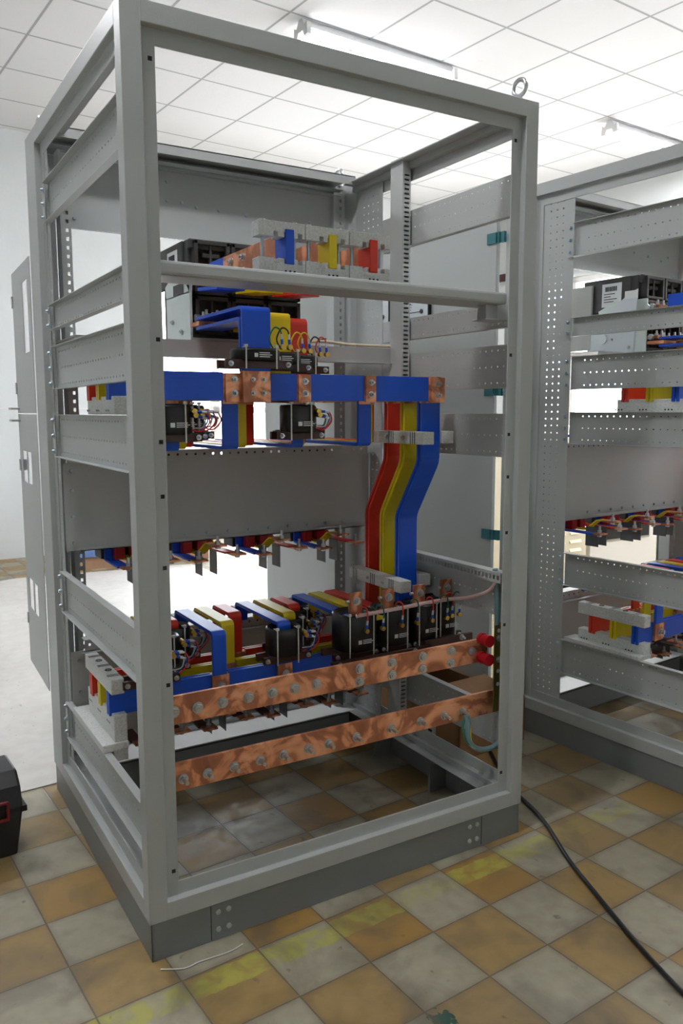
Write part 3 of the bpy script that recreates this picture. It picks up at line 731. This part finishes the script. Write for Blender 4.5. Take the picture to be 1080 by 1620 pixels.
def ct(name, cx, cy, z0, z1, rx, ry, Mx, label, group, clamp='x', tabs=True, lbl=True, wires=None, clip=None, flat=False):
    """ring current transformer: black race-track shell round the bar with ties, clamp bars, screws and leads"""
    t = Thing('current_transformer', label, 'current transformer', group, Mx)
    b = MB(); n = 40; ex = 2.5
    def se(a_, s_, m_=1.): 
        c1, s1 = math.cos(a_), math.sin(a_)
        return (cx+rx*s_*math.copysign(abs(c1)**(2/ex), c1), cy+ry*s_*math.copysign(abs(s1)**(2/ex), s1))
    rings = []
    for (s_, z) in ((.62, z0+.012), (.93, z0), (1., z0+.006), (1., z1-.006), (.93, z1), (.62, z1-.012)):
        rings.append([(*se(2*PI*i/n, s_), z) for i in range(n)])
    vs = [p for rg in rings for p in rg]; m_ = len(rings)
    fs = [(j*n+i, j*n+(i+1) % n, ((j+1) % m_)*n+(i+1) % n, ((j+1) % m_)*n+i) for j in range(m_) for i in range(n)]
    b.add(vs, fs, True); p = t.part('shell', b, 'black')
    # clamp bars of brown laminate in front and behind
    zc = z0+.014
    for sy in (-1, 1):
        q = MB(); q.box(cx-rx*1.45, cx+rx*1.45, cy+sy*(ry*.55)-.006, cy+sy*(ry*.55)+.006, z0-.018, z0+.004)
        pp = t.part('clamp_bar', q, 'brown', .0006)
        if sy < 0: bolts(t, pp, [(cx-rx*1.25, cy-ry*.55-.006, z0-.007), (cx+rx*1.25, cy-ry*.55-.006, z0-.007)], r=.0055, stud=.007)
    for sx in ((-.78, .45) if not flat else (-.7, .6)):
        q = MB(); xx = cx+rx*sx; yf = cy-ry*(1.0 if abs(sx) < .7 else .93)-.002
        q.box(xx-.002, xx+.002, yf-.0012, yf, z0-.02, z1+.002).box(xx-.002, xx+.002, yf, cy-ry*.5, z1+.0005, z1+.002)
        q.box(xx-.0045, xx+.0045, yf-.003, yf+.004, z1+.001, z1+.008)
        t.part('cable_tie', q, 'tie')
    if lbl:
        q = MB(); yf = cy-ry-.0009; zl = z0+(z1-z0)*(.25 if not flat else .3); s_ = .012 if not flat else .010
        x_ = cx-rx*.35
        q.box(x_, x_+s_, yf, yf+.001, zl, zl+s_)
        for i in range(3): q.box(x_+s_+.004, x_+s_+.004+(.030 if i != 1 else .036), yf, yf+.001, zl+i*.005, zl+i*.005+.0022)
        t.part('rating_label', q, 'label')
    for (pts, mcol) in (wires or []):
        P = [Vector(q) for q in pts]
        # Catmull-Rom smoothing
        Q = []
        for i in range(len(P)-1):
            p0, p1, p2, p3 = P[max(i-1, 0)], P[i], P[i+1], P[min(i+2, len(P)-1)]
            for s_ in range(5):
                u = s_/5; Q.append(.5*((2*p1)+(-p0+p2)*u+(2*p0-5*p1+4*p2-p3)*u*u+(-p0+3*p1-3*p2+p3)*u**3))
        Q.append(P[-1])
        q = MB(); q.tube(Q, .0021, 6); pl = t.part('lead', q, mcol)
        e = Q[-1]; d = (Q[-1]-Q[-3]).normalized()
        f = MB(); f.cyl(e-d*.014, e, .0033, 8); t.sub(pl, 'marker', f, 'white')
        f = MB(); f.cyl(e, e+d*.013, .0038, 8); t.sub(pl, 'ferrule', f, 'blue')
        f = MB(); f.cyl(e+d*.012, e+d*.018, .0038, 8); f.cyl(e+d*.020+Vector((0, -.006, 0)), e+d*.020+Vector((0, .006, 0)), .0072, 10); t.sub(pl, 'terminal', f, 'brass')
    return t.done()

def loops(cx, yf, z, n=3, s=1.):
    cols = ['red', 'white', 'blue', 'green', 'black']; out = []
    for i in range(n):
        y = yf+i*.012; a_ = .030*s
        out.append(([(cx-.004, y+.01, z-.045*s), (cx+.022*s, y+.002, z-.05*s), (cx+.048*s, y-.004, z-.022*s+i*.004), (cx+.040*s, y-.006, z+.006), (cx+.022*s, y-.004, z+.010)], cols[(i*2) % 5]))
        out.append(([(cx-.002, y+.012, z-.040*s), (cx+.030*s, y+.008, z-.038*s), (cx+.036*s, y, z-.012*s), (cx+.024*s, y-.002, z-.004)], cols[(i*2+1) % 5]))
    return out

def risers(k, Mx):
    zs = {'blue': (1.105, .93)}
    for c_ in ('red', 'yellow', 'blue'):
        yu = {'blue': .31, 'yellow': .40, 'red': .492}[c_]; yl = {'blue': .425, 'yellow': .515, 'red': .605}[c_]
        t = Thing('busbar_riser', '%s sleeved cranked vertical busbar %s' % (c_, WH[k]), 'busbar', None, Mx)
        b = MB()
        for d in (0, .016): b.strip([(1.018, yu+d, 1.36), (1.018, yu+d, 1.108), (1.018, yl+d, .93), (1.018, yl+d, .46)], (.070, 0, 0), .010, .02)
        t.part('sleeve', b, c_, .0008)
        b = MB(); b.strip([(1.018, yu-.0, 1.37), (1.018, yu-.0, 1.29)], (.072, 0, 0), .012); t.part('bare_end', b, 'copper'); t.done()
    for (nm, ya, yb, z) in (('upper', .24, .56, 1.185), ('lower', .35, .66, .712)):
        t = Thing('riser_clamp', '%s pale ribbed clamp on the vertical busbars %s' % (nm, WH[k]), 'insulator', None, Mx)
        b = MB(); b.box(.940, .982, ya, yb, z-.019, z+.019); p = t.part('left_half', b, 'smc', .002)
        for i in range(3):
            for j in range(3):
                g = MB(); yy = ya+.04+i*(yb-ya-.08)/2.1+j*.011; g.box(.9392, .941, yy, yy+.003, z-.0185, z+.0185); t.sub(p, 'groove', g, 'breaker')
        for yy in (ya+.10, ya+.19): t.sub(p, 'bolt', MB().bolt((.94, yy, z), (-1, 0, 0), .006, .003), 'steel')
        b = MB(); b.box(1.057, 1.10, ya+.055, yb, z-.019, z+.019); t.part('right_half', b, 'smc', .002); t.done()

def breaker(k, Mx):
    t = Thing('air_circuit_breaker', 'large dark grey air circuit breaker on the shelf %s' % WH[k], 'circuit breaker', None, Mx)
    x0, x1, y0, y1, z0, z1 = .395, .775, .68, .93, 1.49, 1.785
    b = MB(); b.box(x0, x1, y0+.03, y1, z0, z1).box(x0, x1, y0+.012, y0+.03, z0, z0+.03).box(x0, x1, y0+.012, y0+.03, z1-.03, z1)
    b.box(x0-.006, x0+.002, y0+.06, y1+.03, z1-.13, z1)
    body = t.part('body', b, 'breaker', .004)
    for i in range(3):                                   # moulded pole frames with dark recesses
        xa = x0+.012+i*.122
        q = MB()
        for (za, zb, inset) in ((z0+.01, z0+.125, .0), (z0+.13, z0+.2, 0), (z0+.205, z1-.005, 0)):
            q.box(xa, xa+.012, y0, y0+.035, za, zb).box(xa+.104, xa+.116, y0, y0+.035, za, zb).box(xa, xa+.116, y0, y0+.035, zb-.012, zb).box(xa, xa+.116, y0, y0+.035, za, za+.010)
            q.box(xa+.03, xa+.086, y0+.01, y0+.035, (za+zb)/2-.006, (za+zb)/2+.006).box(xa+.052, xa+.060, y0+.008, y0+.035, za, zb)
        t.part('pole_frame', q, 'breaker', .0015)
        q = MB(); q.box(xa+.012, xa+.104, y0+.028, y0+.034, z0+.012, z1-.012); t.part('recess', q, 'breakerdk')
        for z in (z0+.055, z0+.17):
            q = MB(); q.box(xa+.006, xa+.10, y0-.05, y0+.03, z-.006, z+.006); pp = t.part('terminal', q, 'copper')
            bolts(t, pp, [(xa+.02, y0-.035, z+.006), (xa+.055, y0-.035, z+.006)], (0, 0, 1), .008, .012)
            t.sub(pp, 'washer_stack', MB().cyl((xa+.0, y0-.03, z), (xa-.014, y0-.03, z), .011, 14), 'steel')
    q = MB(); q.box(x0-.014, x0-.006, y0-.02, y1-.06, z0-.01, z0+.135)
    q.prism([(x0-.014, y0-.02, z0+.13), (x0-.014, y0+.06, z0+.20), (x0-.014, y0+.0, z0+.20), (x0-.014, y0-.03, z0+.17)][::-1], (.008, 0, 0))
    q.prism([(x0-.014, y0-.02, z0+.13), (x0-.014, y1-.06, z0+.13), (x0-.014, y1-.05, z0+.17), (x0-.014, y1-.12, z0+.20), (x0-.014, y0-.02, z0+.20)], (.008, 0, 0))
    p = t.part('side_plate', q, 'plate', .001, label='zinc plated side bracket')
    t.sub(p, 'slot', MB().box(x0-.0155, x0-.014, y0+.03, y0+.12, z0+.135, z0+.165), 'breaker')
    t.sub(p, 'bolt', MB().bolt((x0-.014, y0+.13, z0+.055), (-1, 0, 0), .007, .004), 'steel')
    t.sub(p, 'bolt', MB().bolt((x0-.014, y0+.05, z0+.02), (-1, 0, 0), .007, .004), 'steel')
    q = MB(); q.box(x0-.0075, x0-.006, y0+.10, y0+.19, z1-.11, z1-.02); p = t.part('barcode_label', q, 'label')
    u = MB(); xl_ = x0-.0085
    random.seed(3); yy = y0+.175
    while yy > y0+.125:
        w_ = random.choice((.0015, .0025, .004)); u.box(xl_, xl_+.001, yy-w_, yy, z1-.05, z1-.032); yy -= w_+.002
    for i, l_ in enumerate((.05, .03, .06, .045)): u.box(xl_, xl_+.001, y0+.180-l_, y0+.180, z1-.062-i*.010, z1-.059-i*.010)
    t.sub(p, 'print', u, 'ink')
    if k == 2:
        q = MB(); q.box(x0-.02, x0-.008, y1-.02, y1+.12, z0+.02, z1-.02).box(x0-.02, x0-.008, y1+.1, y1+.16, z0+.02, z1-.05); t.part('front_cover', q, 'breakerlt', .002)
        q = MB(); q.prism([(x0-.018, y0+.03, z0-.01), (x0-.018, y1, z0-.01), (x0-.018, y1-.02, z0+.10), (x0-.018, y0+.06, z0+.225), (x0-.018, y0+.02, z0+.24)], (.004, 0, 0)); pp = t.part('side_cover', q, 'meter')
        q = MB(); q.cyl((x0-.018, y0+.17, z0+.06), (x0-.023, y0+.17, z0+.06), .02, 20); t.sub(pp, 'stud_plate', q, 'plate')
        q = MB(); q.box(x0-.021, x0-.018, y0+.018, y0+.075, z0+.205, z0+.235); t.sub(pp, 'handwritten_tag', q, 'label')
    q = MB(); q.box(x0-.01, x1-.02, y0+.0, y1-.03, 1.477, 1.490); t.part('bright_gap_strip', q, 'white')  # white colour stands in for the bright gap under the breaker
    t.done()
    # upper connections: three upright copper bars running forward to the support block
    for i, c_ in enumerate(('blue', 'yellow', 'red')):
        x = .423+i*.122
        t = Thing('breaker_link', '%s tipped upright copper bar above the breaker %s' % (c_, WH[k]), 'busbar', None, Mx)
        b = MB()
        for d in (0, .014): b.box(x+d, x+d+.006, .12, .60, 1.625, 1.70)
        p = t.part('copper_bar', b, 'copper'); bolts(t, p, [(x, yy, z) for yy in (.36, .44) for z in (1.642, 1.68)], (-1, 0, 0), .008, .006)
        b = MB(); b.box(x-.0015, x+.0215, .105, .165, 1.623, 1.705); t.part('end_sleeve', b, c_, .001)
        b = MB(); b.box(x-.0015, x+.0215, .50, .60, 1.615, 1.70); t.part('rear_sleeve', b, c_, .001)
        b = MB(); b.strip([(x+.01, .62, 1.624), (x+.01, .47, 1.612)], (.085, 0, 0), .010); t.part('terminal_sleeve', b, c_, .0006)
        t.done()
    # pale support blocks on the front cross beam, three units side by side
    for i, w_ in enumerate(('left', 'middle', 'right')):
        xa = .352+i*.127; xc = .423+i*.122+.010
        t = Thing('busbar_support', '%s speckled support block on the cross beam %s' % (w_, WH[k]), 'insulator', None, Mx)
        def notched(zb, zt, nz, sgn):
            b = MB(); y0_, y1_ = .11, .15
            P = []; cuts = sorted([xc-.030, xc-.014, xc+.0005+.014, xc+.03])
            x_e = xa+.125
            base = zb if sgn < 0 else zt; far = zt if sgn < 0 else zb
            pts = [(xa, far), (xa, base)]
            for cx_ in (xa+.045 if xa+.045 < xc-.02 else xc-.022, xc, xc+.03):
                w2 = .006 if cx_ != xc else .013
                pts += [(cx_-w2, base), (cx_-w2, base-sgn*.012), (cx_+w2, base-sgn*.012), (cx_+w2, base)]
            pts += [(x_e, base), (x_e, far)]
            b.prism([(p_[0], y0_, p_[1]) for p_ in pts], (0, y1_-y0_, 0)); return b
        t.part('upper_block', notched(1.686, 1.722, 0, -1), 'smc', .001)
        p = t.part('lower_block', notched(1.592, 1.636, 0, 1), 'smc', .001)
        for j in range(3): t.sub(p, 'pin_hole', MB().cyl((xc-.01+j*.012, .1096, 1.606), (xc-.01+j*.012, .112, 1.606), .003, 8), 'breakerdk')
        for xx in (xa+.018, xa+.105):
            b = MB(); b.cyl((xx, .13, 1.63), (xx, .13, 1.69), .0045, 10); t.part('stud', b, 'bluezinc')
            b = MB(); b.cyl((xx, .13, 1.722), (xx, .13, 1.728), .008, 6); t.part('nut', b, 'steel')
        t.done()
    # lower connections: twin flat sleeves folding down to the upper busbars
    for c_, xa, xb, y in (('blue', .376, .458, .275), ('yellow', .494, .567, .37), ('red', .606, .673, .465)):
        xm, w_ = (xa+xb)/2, xb-xa
        t = Thing('breaker_link', '%s sleeved twin flat link below the breaker %s' % (c_, WH[k]), 'busbar', None, Mx)
        b = MB(); b.strip([(xm, .60, 1.536), (xm, y, 1.536), (xm, y, 1.372)], (w_, 0, 0), .009, .014)
        b.strip([(xm, .60, 1.508), (xm, y+.016, 1.508), (xm, y+.016, 1.372)], (w_, 0, 0), .009, .010); t.part('sleeve', b, c_, .0008)
        b = MB(); b.box(xa+.001, xb-.001, y-.003, y+.019, 1.29, 1.376); t.part('lower_end', b, 'copper')
        b = MB(); b.box(xa+.001, xb-.001, .58, .65, 1.516, 1.528); p = t.part('bare_end', b, 'copper')
        bolts(t, p, [(xa+.02, .592, 1.540), (xa+.05, .592, 1.540)], (0, 0, 1), .007, .010)
        t.done()
    for i, (cx, cy, c_) in enumerate(((.417, .283, 'blue'), (.530, .378, 'yellow'), (.640, .473, 'red'))):
        W_ = []
        for j in range(2):
            xx = cx+.052+j*.022; cols = [('green', 'black'), ('yellow', 'yellow'), ('black', 'red')][i]
            W_.append(([(xx-.012, cy-.03, 1.43), (xx-.026, cy-.034, 1.455), (xx-.012, cy-.036, 1.484), (xx+.006, cy-.036, 1.478), (xx+.010, cy-.036, 1.455)], cols[j]))
        ct('ct', cx, cy, 1.396, 1.430, .066, .048, Mx, 'flat black ring transformer on the %s breaker link %s' % (c_, WH[k]), None, wires=W_, flat=True)

def feeder_ct_group(k, Mx, x0, tag):
    for i, (c_, y) in enumerate(YB_.items()):
        x = x0+i*.055
        ct('ct', x, y+.035, 1.206, 1.284, .050, .040, Mx, 'black ring transformer, %s drop bar, %s %s' % (c_, tag, WH[k]), None,
           wires=loops(x+.05, y, 1.255, 1+(i == 0), .8))

def ulink(k, Mx, s, base, long_, tag):
    for i, c_ in enumerate(('blue', 'yellow', 'red')):
        x = base+i*.064; y = YL_[c_]
        t = Thing('link_bar', '%s sleeved arched link bar, %s %s' % (c_, tag, WH[k]), 'busbar', None, Mx)
        if long_:
            yn = {'blue': .315, 'yellow': .30, 'red': .33}[c_]
            b = MB(); b.strip([(x, .76, .36), (x, .715, .56), (x, .70, .640), (x, yn, .640)] if False else [(x, .71, .58), (x, .71, .640), (x, yn, .640)], (.042, 0, 0), .011, .010); t.part('sleeve', b, c_, .0008)
        else:
            b = MB(); b.strip([(x, .71, .58), (x, .71, .640), (x, y-.006, .640), (x, y-.006, .515)], (.041, 0, 0), .011, .012); p = t.part('sleeve', b, c_, .0008)
            b = MB(); b.box(x-.024, x+.024, y-.012, y-.001, .458, .518); p = t.part('bare_end', b, 'copper'); bolts(t, p, [(x+.003, y-.012, .487)], r=.009)
        t.done()

def mccb(k, Mx, x0, z, lvl, tag):
    """rear terminals of a moulded case breaker standing out below a panel"""
    t = Thing('moulded_case_breaker', 'moulded case breaker, %s panel %s, %s' % (lvl, WH[k], tag), 'circuit breaker', None, Mx)
    b = MB(); b.box(x0-.02, x0+.13, .86, .94, z+.0, z+.33); t.part('case', b, 'breaker', .003)
    for i, c_ in enumerate(('blue', 'yellow', 'red')):
        x = x0+.005+i*.05
        dy = (.70, .69, .70)[i]
        b = MB()
        if c_ == 'yellow': b.strip([(x, .86, z+.005), (x, .77, z+.005), (x+.018, .73, z+.045), (x+.02, .69, z+.045)], (.034, 0, 0), .005, .006); tip = (x+.02, .67, z+.045)
        elif c_ == 'blue': b.strip([(x, .85, z+.04), (x, .85, z), (x, .70, z)], (.036, 0, 0), .006, .008); tip = (x+.012, .685, z)
        else: b.strip([(x+.01, .86, z+.03), (x+.012, .83, z+.012), (x+.03, .71, z+.010)], (.036, 0, 0), .006, .008); tip = (x+.045, .69, z+.008)
        p = t.part('terminal_sleeve', b, c_ if lvl == 'middle' else 'brown', .0005)
        q = MB(); tx, ty, tz = tip; q.box(tx-.024, tx+.024, ty-.02, ty+.03, tz-.003, tz+.003); t.sub(p, 'copper_tab', q, 'copper', .0006)
        q = MB(); q.cyl((tx, ty, tz+.003), (tx, ty, tz+.030), .0045, 8); q.cyl((tx, ty, tz+.003), (tx, ty, tz+.014), .0085, 6); q.cyl((tx, ty, tz-.003), (tx, ty, tz-.011), .0085, 6)
        t.sub(p, 'stud', q, 'steel')
        q = MB(); q.cyl((x+.012, .845, z+.022), (x+.012, .80, z+.022), .014, 14)
        q = MB(); q.box(x+.006, x+.038, .81, .84, z+.002, z+.05)
        if c_ != 'red' and lvl == 'middle': t.part('insulating_block', q, 'rubber', .002, label='red insulating block')
    for i in range(2):
        x = x0+.032+i*.05
        q = MB(); q.box(x, x+.0015, .70, .76, z-(.055 if lvl == 'middle' else .03), z+.02); t.part('phase_barrier', q, 'barrier')
    t.done()

for k, Mx in ((1, ONE), (2, TWO)):
    upper_busbars(k, Mx); lower_busbars(k, Mx); risers(k, Mx); breaker(k, Mx)
    end_support(k, Mx, 1.304, None, .0, .036, .27, .53, 'pale support under the upper busbar ends %s' % WH[k])
    end_support(k, Mx, .463, .520, .05, .036, .38, .66, 'pale clamp over the lower busbar ends %s' % WH[k])
    names = ('far left set', 'second set from the left', 'third set from the left', 'right hand set')
    for i, (x0, c_) in enumerate(((.20, True), (.362, False), (.567, True), (.79, False))):
        leg_set(k, Mx, i, x0, c_, .045 if not c_ else .035, 0, names[i])
        if c_: feeder_ct_group(k, Mx, x0, names[i])
    for i, b_ in enumerate((.14, .345, .552, .762)):
        ulink(k, Mx, i, b_, i == 3, ('far left set', 'second set', 'third set', 'right hand set')[i])
    for i, x_ in enumerate((.16, .383, .61, .835)):
        mccb(k, Mx, x_, .80, 'middle', ('first from the left', 'second from the left', 'third from the left', 'fourth from the left')[i])
        mccb(k, Mx, x_+.02, .245, 'lower', ('first from the left', 'second from the left', 'third from the left', 'fourth from the left')[i])

# lower ring transformers of the front cabinet
for s_, base, tag in ((0, .14, 'left set behind the front post'), (2, .552, 'middle set')):
    for i, (c_, y) in enumerate(YL_.items()):
        x = base+i*.064
        ct('ct', x, y-.004, .548, .632, .054, .046, ONE, 'black ring transformer, %s arched link, %s, front cabinet' % (c_, tag), None,
           lbl=False, wires=loops(x+.055, y-.03, .60, 2, 1.))
# front row of four ring transformers carrying the bare copper tabs
LB = ('first', 'second', 'third', 'fourth')
for i, (x, y) in enumerate(((.765, .345), (.893, .345), (1.008, .345), (1.098, .36))):
    yf = y-.058; W_ = []
    for j, (dx, col) in enumerate(((-.018, 'red'), (.040 if i < 3 else .012, 'green'))):
        W_.append(([(x+dx-.014, yf-.012, .668), (x+dx-.006, yf-.022, .692), (x+dx+.008, yf-.026, .688), (x+dx+.014, yf-.024, .664), (x+dx+.016, yf-.018, .635)], col))
    c = ct('ct', x, y, .545, .662, (.066, .058, .052, .046)[i], .062, ONE, 'tall black ring transformer, %s from left above the thick copper bar' % LB[i], None, wires=W_)
for i, (xa, xb, zt) in enumerate(((.727, .772, .727), (.844, .887, .725), (.962, 1.007, .724), (1.070, 1.113, .730))):
    t = Thing('copper_terminal_tab', 'bolted bare copper tab above the %s tall ring transformer' % LB[i], 'busbar', None, ONE)
    b = MB(); b.box(xa, xb, .310, .318, .60, zt); p = t.part('copper_tab', b, 'copper', .001); bolts(t, p, [((xa+xb)/2+.002, .310, zt-.026)], r=.010, stud=.004)
    b = MB(); b.cyl((xa, .314, zt-.026), (xa-.010, .314, zt-.026), .005, 8); t.part('side_screw', b, 'steel'); t.done()
b = MB(); b.box(.915, .935, .33, .338, .52, .655)
simple('neutral_strap', b, 'blue', 'narrow blue sleeved strap between the second and third tall ring transformers', 'busbar')
b = MB(); b.box(.64, 1.0, .262, .274, .515, .540).box(.98, 1.17, .27, .282, .53, .553)
t = Thing('clamp_rail', 'dark brown laminate rail under the front row of ring transformers', 'bracket'); p = t.part('rail', b, 'brown', .001)
bolts(t, p, [(.665, .262, .528), (.935, .262, .53), (1.125, .27, .545)], r=.007); t.done()

# thick copper bars across the front
t = Thing('copper_bar', 'thick bare copper bar with round bolts, upper of two across the front cabinet', 'busbar', None, ONE)
b = MB(); b.box(.045, 1.085, .10, .110, .519, .590); p = t.part('bar', b, 'copper', .001)
bolts(t, p, [(x, .10, .552) for x in (.105, .165, .230, .300, .366, .431, .495)]+[(x, .10, z) for x in (.629, .736, .842, .945) for z in (.535, .571)]+[(1.024, .10, .557)], r=.0105, stud=.003)
t.done()
t = Thing('copper_bar', 'bare copper earth bar with long bolts, lower of two across the front cabinet', 'busbar', None, ONE)
b = MB(); b.box(.045, 1.105, .08, .090, .361, .431); p = t.part('bar', b, 'copper', .001)
bolts(t, p, [(x, .08, .389) for x in (.117, .179, .249, .320, .386, .458, .520, .607, .721, .821, .907, .975)], r=.0095, stud=.020)
t.done()
t = Thing('mounting_bracket', 'yellow passivated steel angle holding both copper bars at the right post', 'bracket', None, ONE)
b = MB(); b.box(1.070, 1.110, .052, .055, .375, .640).box(1.107, 1.110, .052, .09, .375, .64); p = t.part('angle', b, 'yzinc', .001)
bolts(t, p, [(1.086, .052, z) for z in (.60, .535)], r=.007, stud=.004)
for z in (.635-.012, .50, .46): t.sub(p, 'hole', MB().cyl((1.085, .0515, z), (1.085, .0525, z), .006, 12), 'paper')
t.done()
for z, w_ in ((.592, 'upper'), (.535, 'lower')):
    b = MB(); b.cyl((1.058, .099, z), (1.058, .088, z), .018, 20).cyl((1.058, .090, z), (1.058, .072, z), .0155, 20).cyl((1.058, .074, z), (1.058, .058, z), .018, 20)
    simple('standoff_insulator', b, 'rubber', '%s red round insulator between copper bar and right post bracket' % w_, 'insulator')

# looms and cables in the front cabinet
def smooth(P, k=8):
    P = [Vector(q) for q in P]; Q = []
    for i in range(len(P)-1):
        p0, p1, p2, p3 = P[max(i-1, 0)], P[i], P[i+1], P[min(i+2, len(P)-1)]
        for s_ in range(k):
            u = s_/k; Q.append(.5*((2*p1)+(-p0+p2)*u+(2*p0-5*p1+4*p2-p3)*u*u+(-p0+3*p1-3*p2+p3)*u**3))
    return Q+[P[-1]]
b = MB(); b.tube(smooth([(.735, .285, .662), (.80, .272, .668), (.90, .268, .672), (1.0, .268, .676), (1.07, .27, .675), (1.09, .21, .69), (1.098, .12, .725), (1.10, .085, .765), (1.104, .08, .79)]), .006, 10)
simple('cable_loom', b, 'pink', 'pinkish spiral wrapped cable loom lying along the tall ring transformers', 'cable')
b = MB(); b.tube(smooth([(1.10, .09, .80), (1.108, .088, .74), (1.108, .086, .62), (1.108, .086, .44)]), .009, 10)
simple('conduit', b, 'conduit', 'blue grey corrugated conduit running down the front right post', 'cable')
b = MB(); b.tube(smooth([(.978, .065, .382), (.976, .055, .355), (.972, .05, .325), (.985, .05, .295), (1.02, .05, .272), (1.07, .05, .268), (1.12, .055, .285)]), .008, 10)
t = Thing('earth_cable', 'green earth cable in a grey conduit looping from the lower copper bar to the post', 'cable'); t.part('conduit', b, 'conduit')
b = MB(); b.tube(smooth([(.978, .066, .385), (.962, .06, .35), (.966, .05, .31), (.985, .048, .293)]), .0035, 8); t.part('wire', b, 'green')
b = MB(); b.tube(smooth([(.980, .066, .385), (.986, .058, .35), (.984, .05, .31), (.990, .048, .295)]), .003, 8); t.part('wire', b, 'yellow'); t.done()
b = MB(); b.tube(smooth([(.69, .62, 1.478), (.80, .615, 1.49), (.92, .615, 1.484), (1.08, .615, 1.484)]), .005, 8)
simple('wire_bundle', b, 'cream', 'cream wire bundle tied along the breaker shelf of the front cabinet', 'cable')

# ------------------------------------------------------------------ loose things on the floor
b = MB(); b.tube(smooth([(1.62, .95, .007), (1.48, .55, .007), (1.33, .27, .007), (1.25, .02, .007), (1.144, -.195, .007), (1.062, -.401, .007), (1.009, -.541, .007), (.978, -.636, .007), (.95, -.74, .007), (.90, -.95, .007)]), .006, 10)
simple('power_cable', b, 'cable', 'black power cable snaking across the checkered floor beside the cabinet', 'cable')
t = Thing('cardboard_box', 'open brown cardboard box on the floor between the two cabinets', 'box', None, Matrix.Translation((1.305, .49, 0)) @ Matrix.Rotation(R(4), 4, 'Z'))
b = MB(); b.box(0, .34, 0, .006, 0, .17).box(0, .34, .70, .706, 0, .17).box(0, .006, 0, .706, 0, .17).box(.334, .34, 0, .706, 0, .17).box(0, .34, 0, .706, 0, .006)
t.part('walls', b, 'card')
b = MB(); b.prism([(0, 0, .172), (.34, 0, .172), (.34, .22, .20), (0, .22, .20)], (0, 0, .004)); t.part('flap', b, 'card')
b = MB(); b.prism([(0, .706, .172), (.34, .706, .172), (.34, .40, .215), (0, .40, .215)][::-1], (0, 0, .004)); t.part('flap', b, 'card')
b = MB(); b.box(-.0015, 0, .13, .25, .02, .13); p = t.part('shipping_label', b, 'label')
b = MB(); random.seed(5)
for i in range(9):
    for j in range(6):
        if random.random() < .5: b.box(-.0025, -.0015, .14+i*.010, .14+i*.010+.009, .05+j*.011, .05+j*.011+.009)
t.sub(p, 'print', b, 'ink'); t.done()
# toolbox at the left edge
t = Thing('toolbox', 'black plastic toolbox with red latch at the left edge, on the floor', 'toolbox', None, Matrix.Translation((-.60, .63, 0)) @ Matrix.Rotation(R(4), 4, 'Z'))
b = MB(); b.prism([(.0, .0, .0), (.42, 0, 0), (.44, -.005, .14), (-.02, -.005, .14)], (0, .22, 0)); t.part('base', b, 'toolbox', .006)
b = MB(); b.prism([(-.02, -.012, .14), (-.02, .238, .14), (-.02, .215, .20), (-.02, .17, .235), (-.02, .05, .235), (-.02, .012, .20)][::-1], (.46, 0, 0)); p = t.part('lid', b, 'toolbox', .008)
b = MB(); b.ring((0, 0, 0), (0, 0, 1), .01, .002) if False else None
b = MB(); b.box(.30, .40, -.020, -.008, .165, .172).box(.30, .40, -.020, -.008, .115, .122).box(.393, .40, -.020, -.008, .115, .172).box(.30, .307, -.020, -.008, .115, .172)
t.part('latch', b, 'toolred', .002, label='dark red latch')
b = MB(); b.box(.435, .45, -.01, .24, .128, .146); t.part('rim', b, 'toolbox', .002); t.done()
# far background
t = Thing('pallet', 'low blue and brown pallet on the concrete by the far wall', 'pallet')
b = MB(); b.box(.93, 2.1, 4.85, 5.4, .10, .19); t.part('deck', b, 'palette', .004)
b = MB(); b.box(.95, 2.08, 4.87, 4.95, 0, .10); t.part('runner', b, 'wood'); b = MB(); b.box(.95, 2.08, 5.28, 5.36, 0, .10); t.part('runner', b, 'wood'); t.done()
t = Thing('louvred_cabinet', 'cream metal cabinet with louvres on the floor beyond the right cabinet', 'cabinet')
b = MB(); b.box(3.40, 4.15, 2.5, 3.0, 0, 1.1); p = t.part('body', b, 'cream', .004)
for c_ in range(4):
    for r_ in range(10):
        q = MB(); x_ = 3.46+c_*.17; z_ = .10+r_*.065
        q.prism([(x_, 2.5, z_), (x_, 2.488, z_), (x_, 2.5, z_+.022)], (.12, 0, 0)); t.sub(p, 'louvre', q, 'cream')
t.done()
t = Thing('machine', 'off white machine housing with dark rounded window beside the louvred cabinet', 'machine')
b = MB(); b.box(4.19, 4.95, 2.5, 3.0, 0, 1.15); t.part('housing', b, 'machine', .008)
b = MB(); b.box(4.27, 4.85, 2.488, 2.5, .275, .60); t.part('window_gasket', b, 'steel', .02); b = MB(); b.box(4.285, 4.835, 2.484, 2.49, .29, .585); t.part('window', b, 'black', .004); t.done()
b = MB(); b.tube([(.239, 1.839, .004), (.19, 1.72, .004), (.174, 1.662, .004), (.15, 1.60, .004), (.157, 1.553, .004), (.150, 1.48, .004), (.161, 1.438, .004), (.139, 1.37, .004), (.143, 1.309, .004), (.17, 1.25, .004), (.188, 1.183, .004)], .0016, 6)
struct('trim_4', b, 'ink')
b = MB(); b.tube(smooth([(.012, -.030, .0025), (.06, -.055, .0025), (.10, -.052, .0025), (.17, -.055, .0025), (.21, -.045, .0025)]), .0015, 6)
simple('string', b, 'white', 'thin white string on the floor by the front left corner of the plinth', 'string')
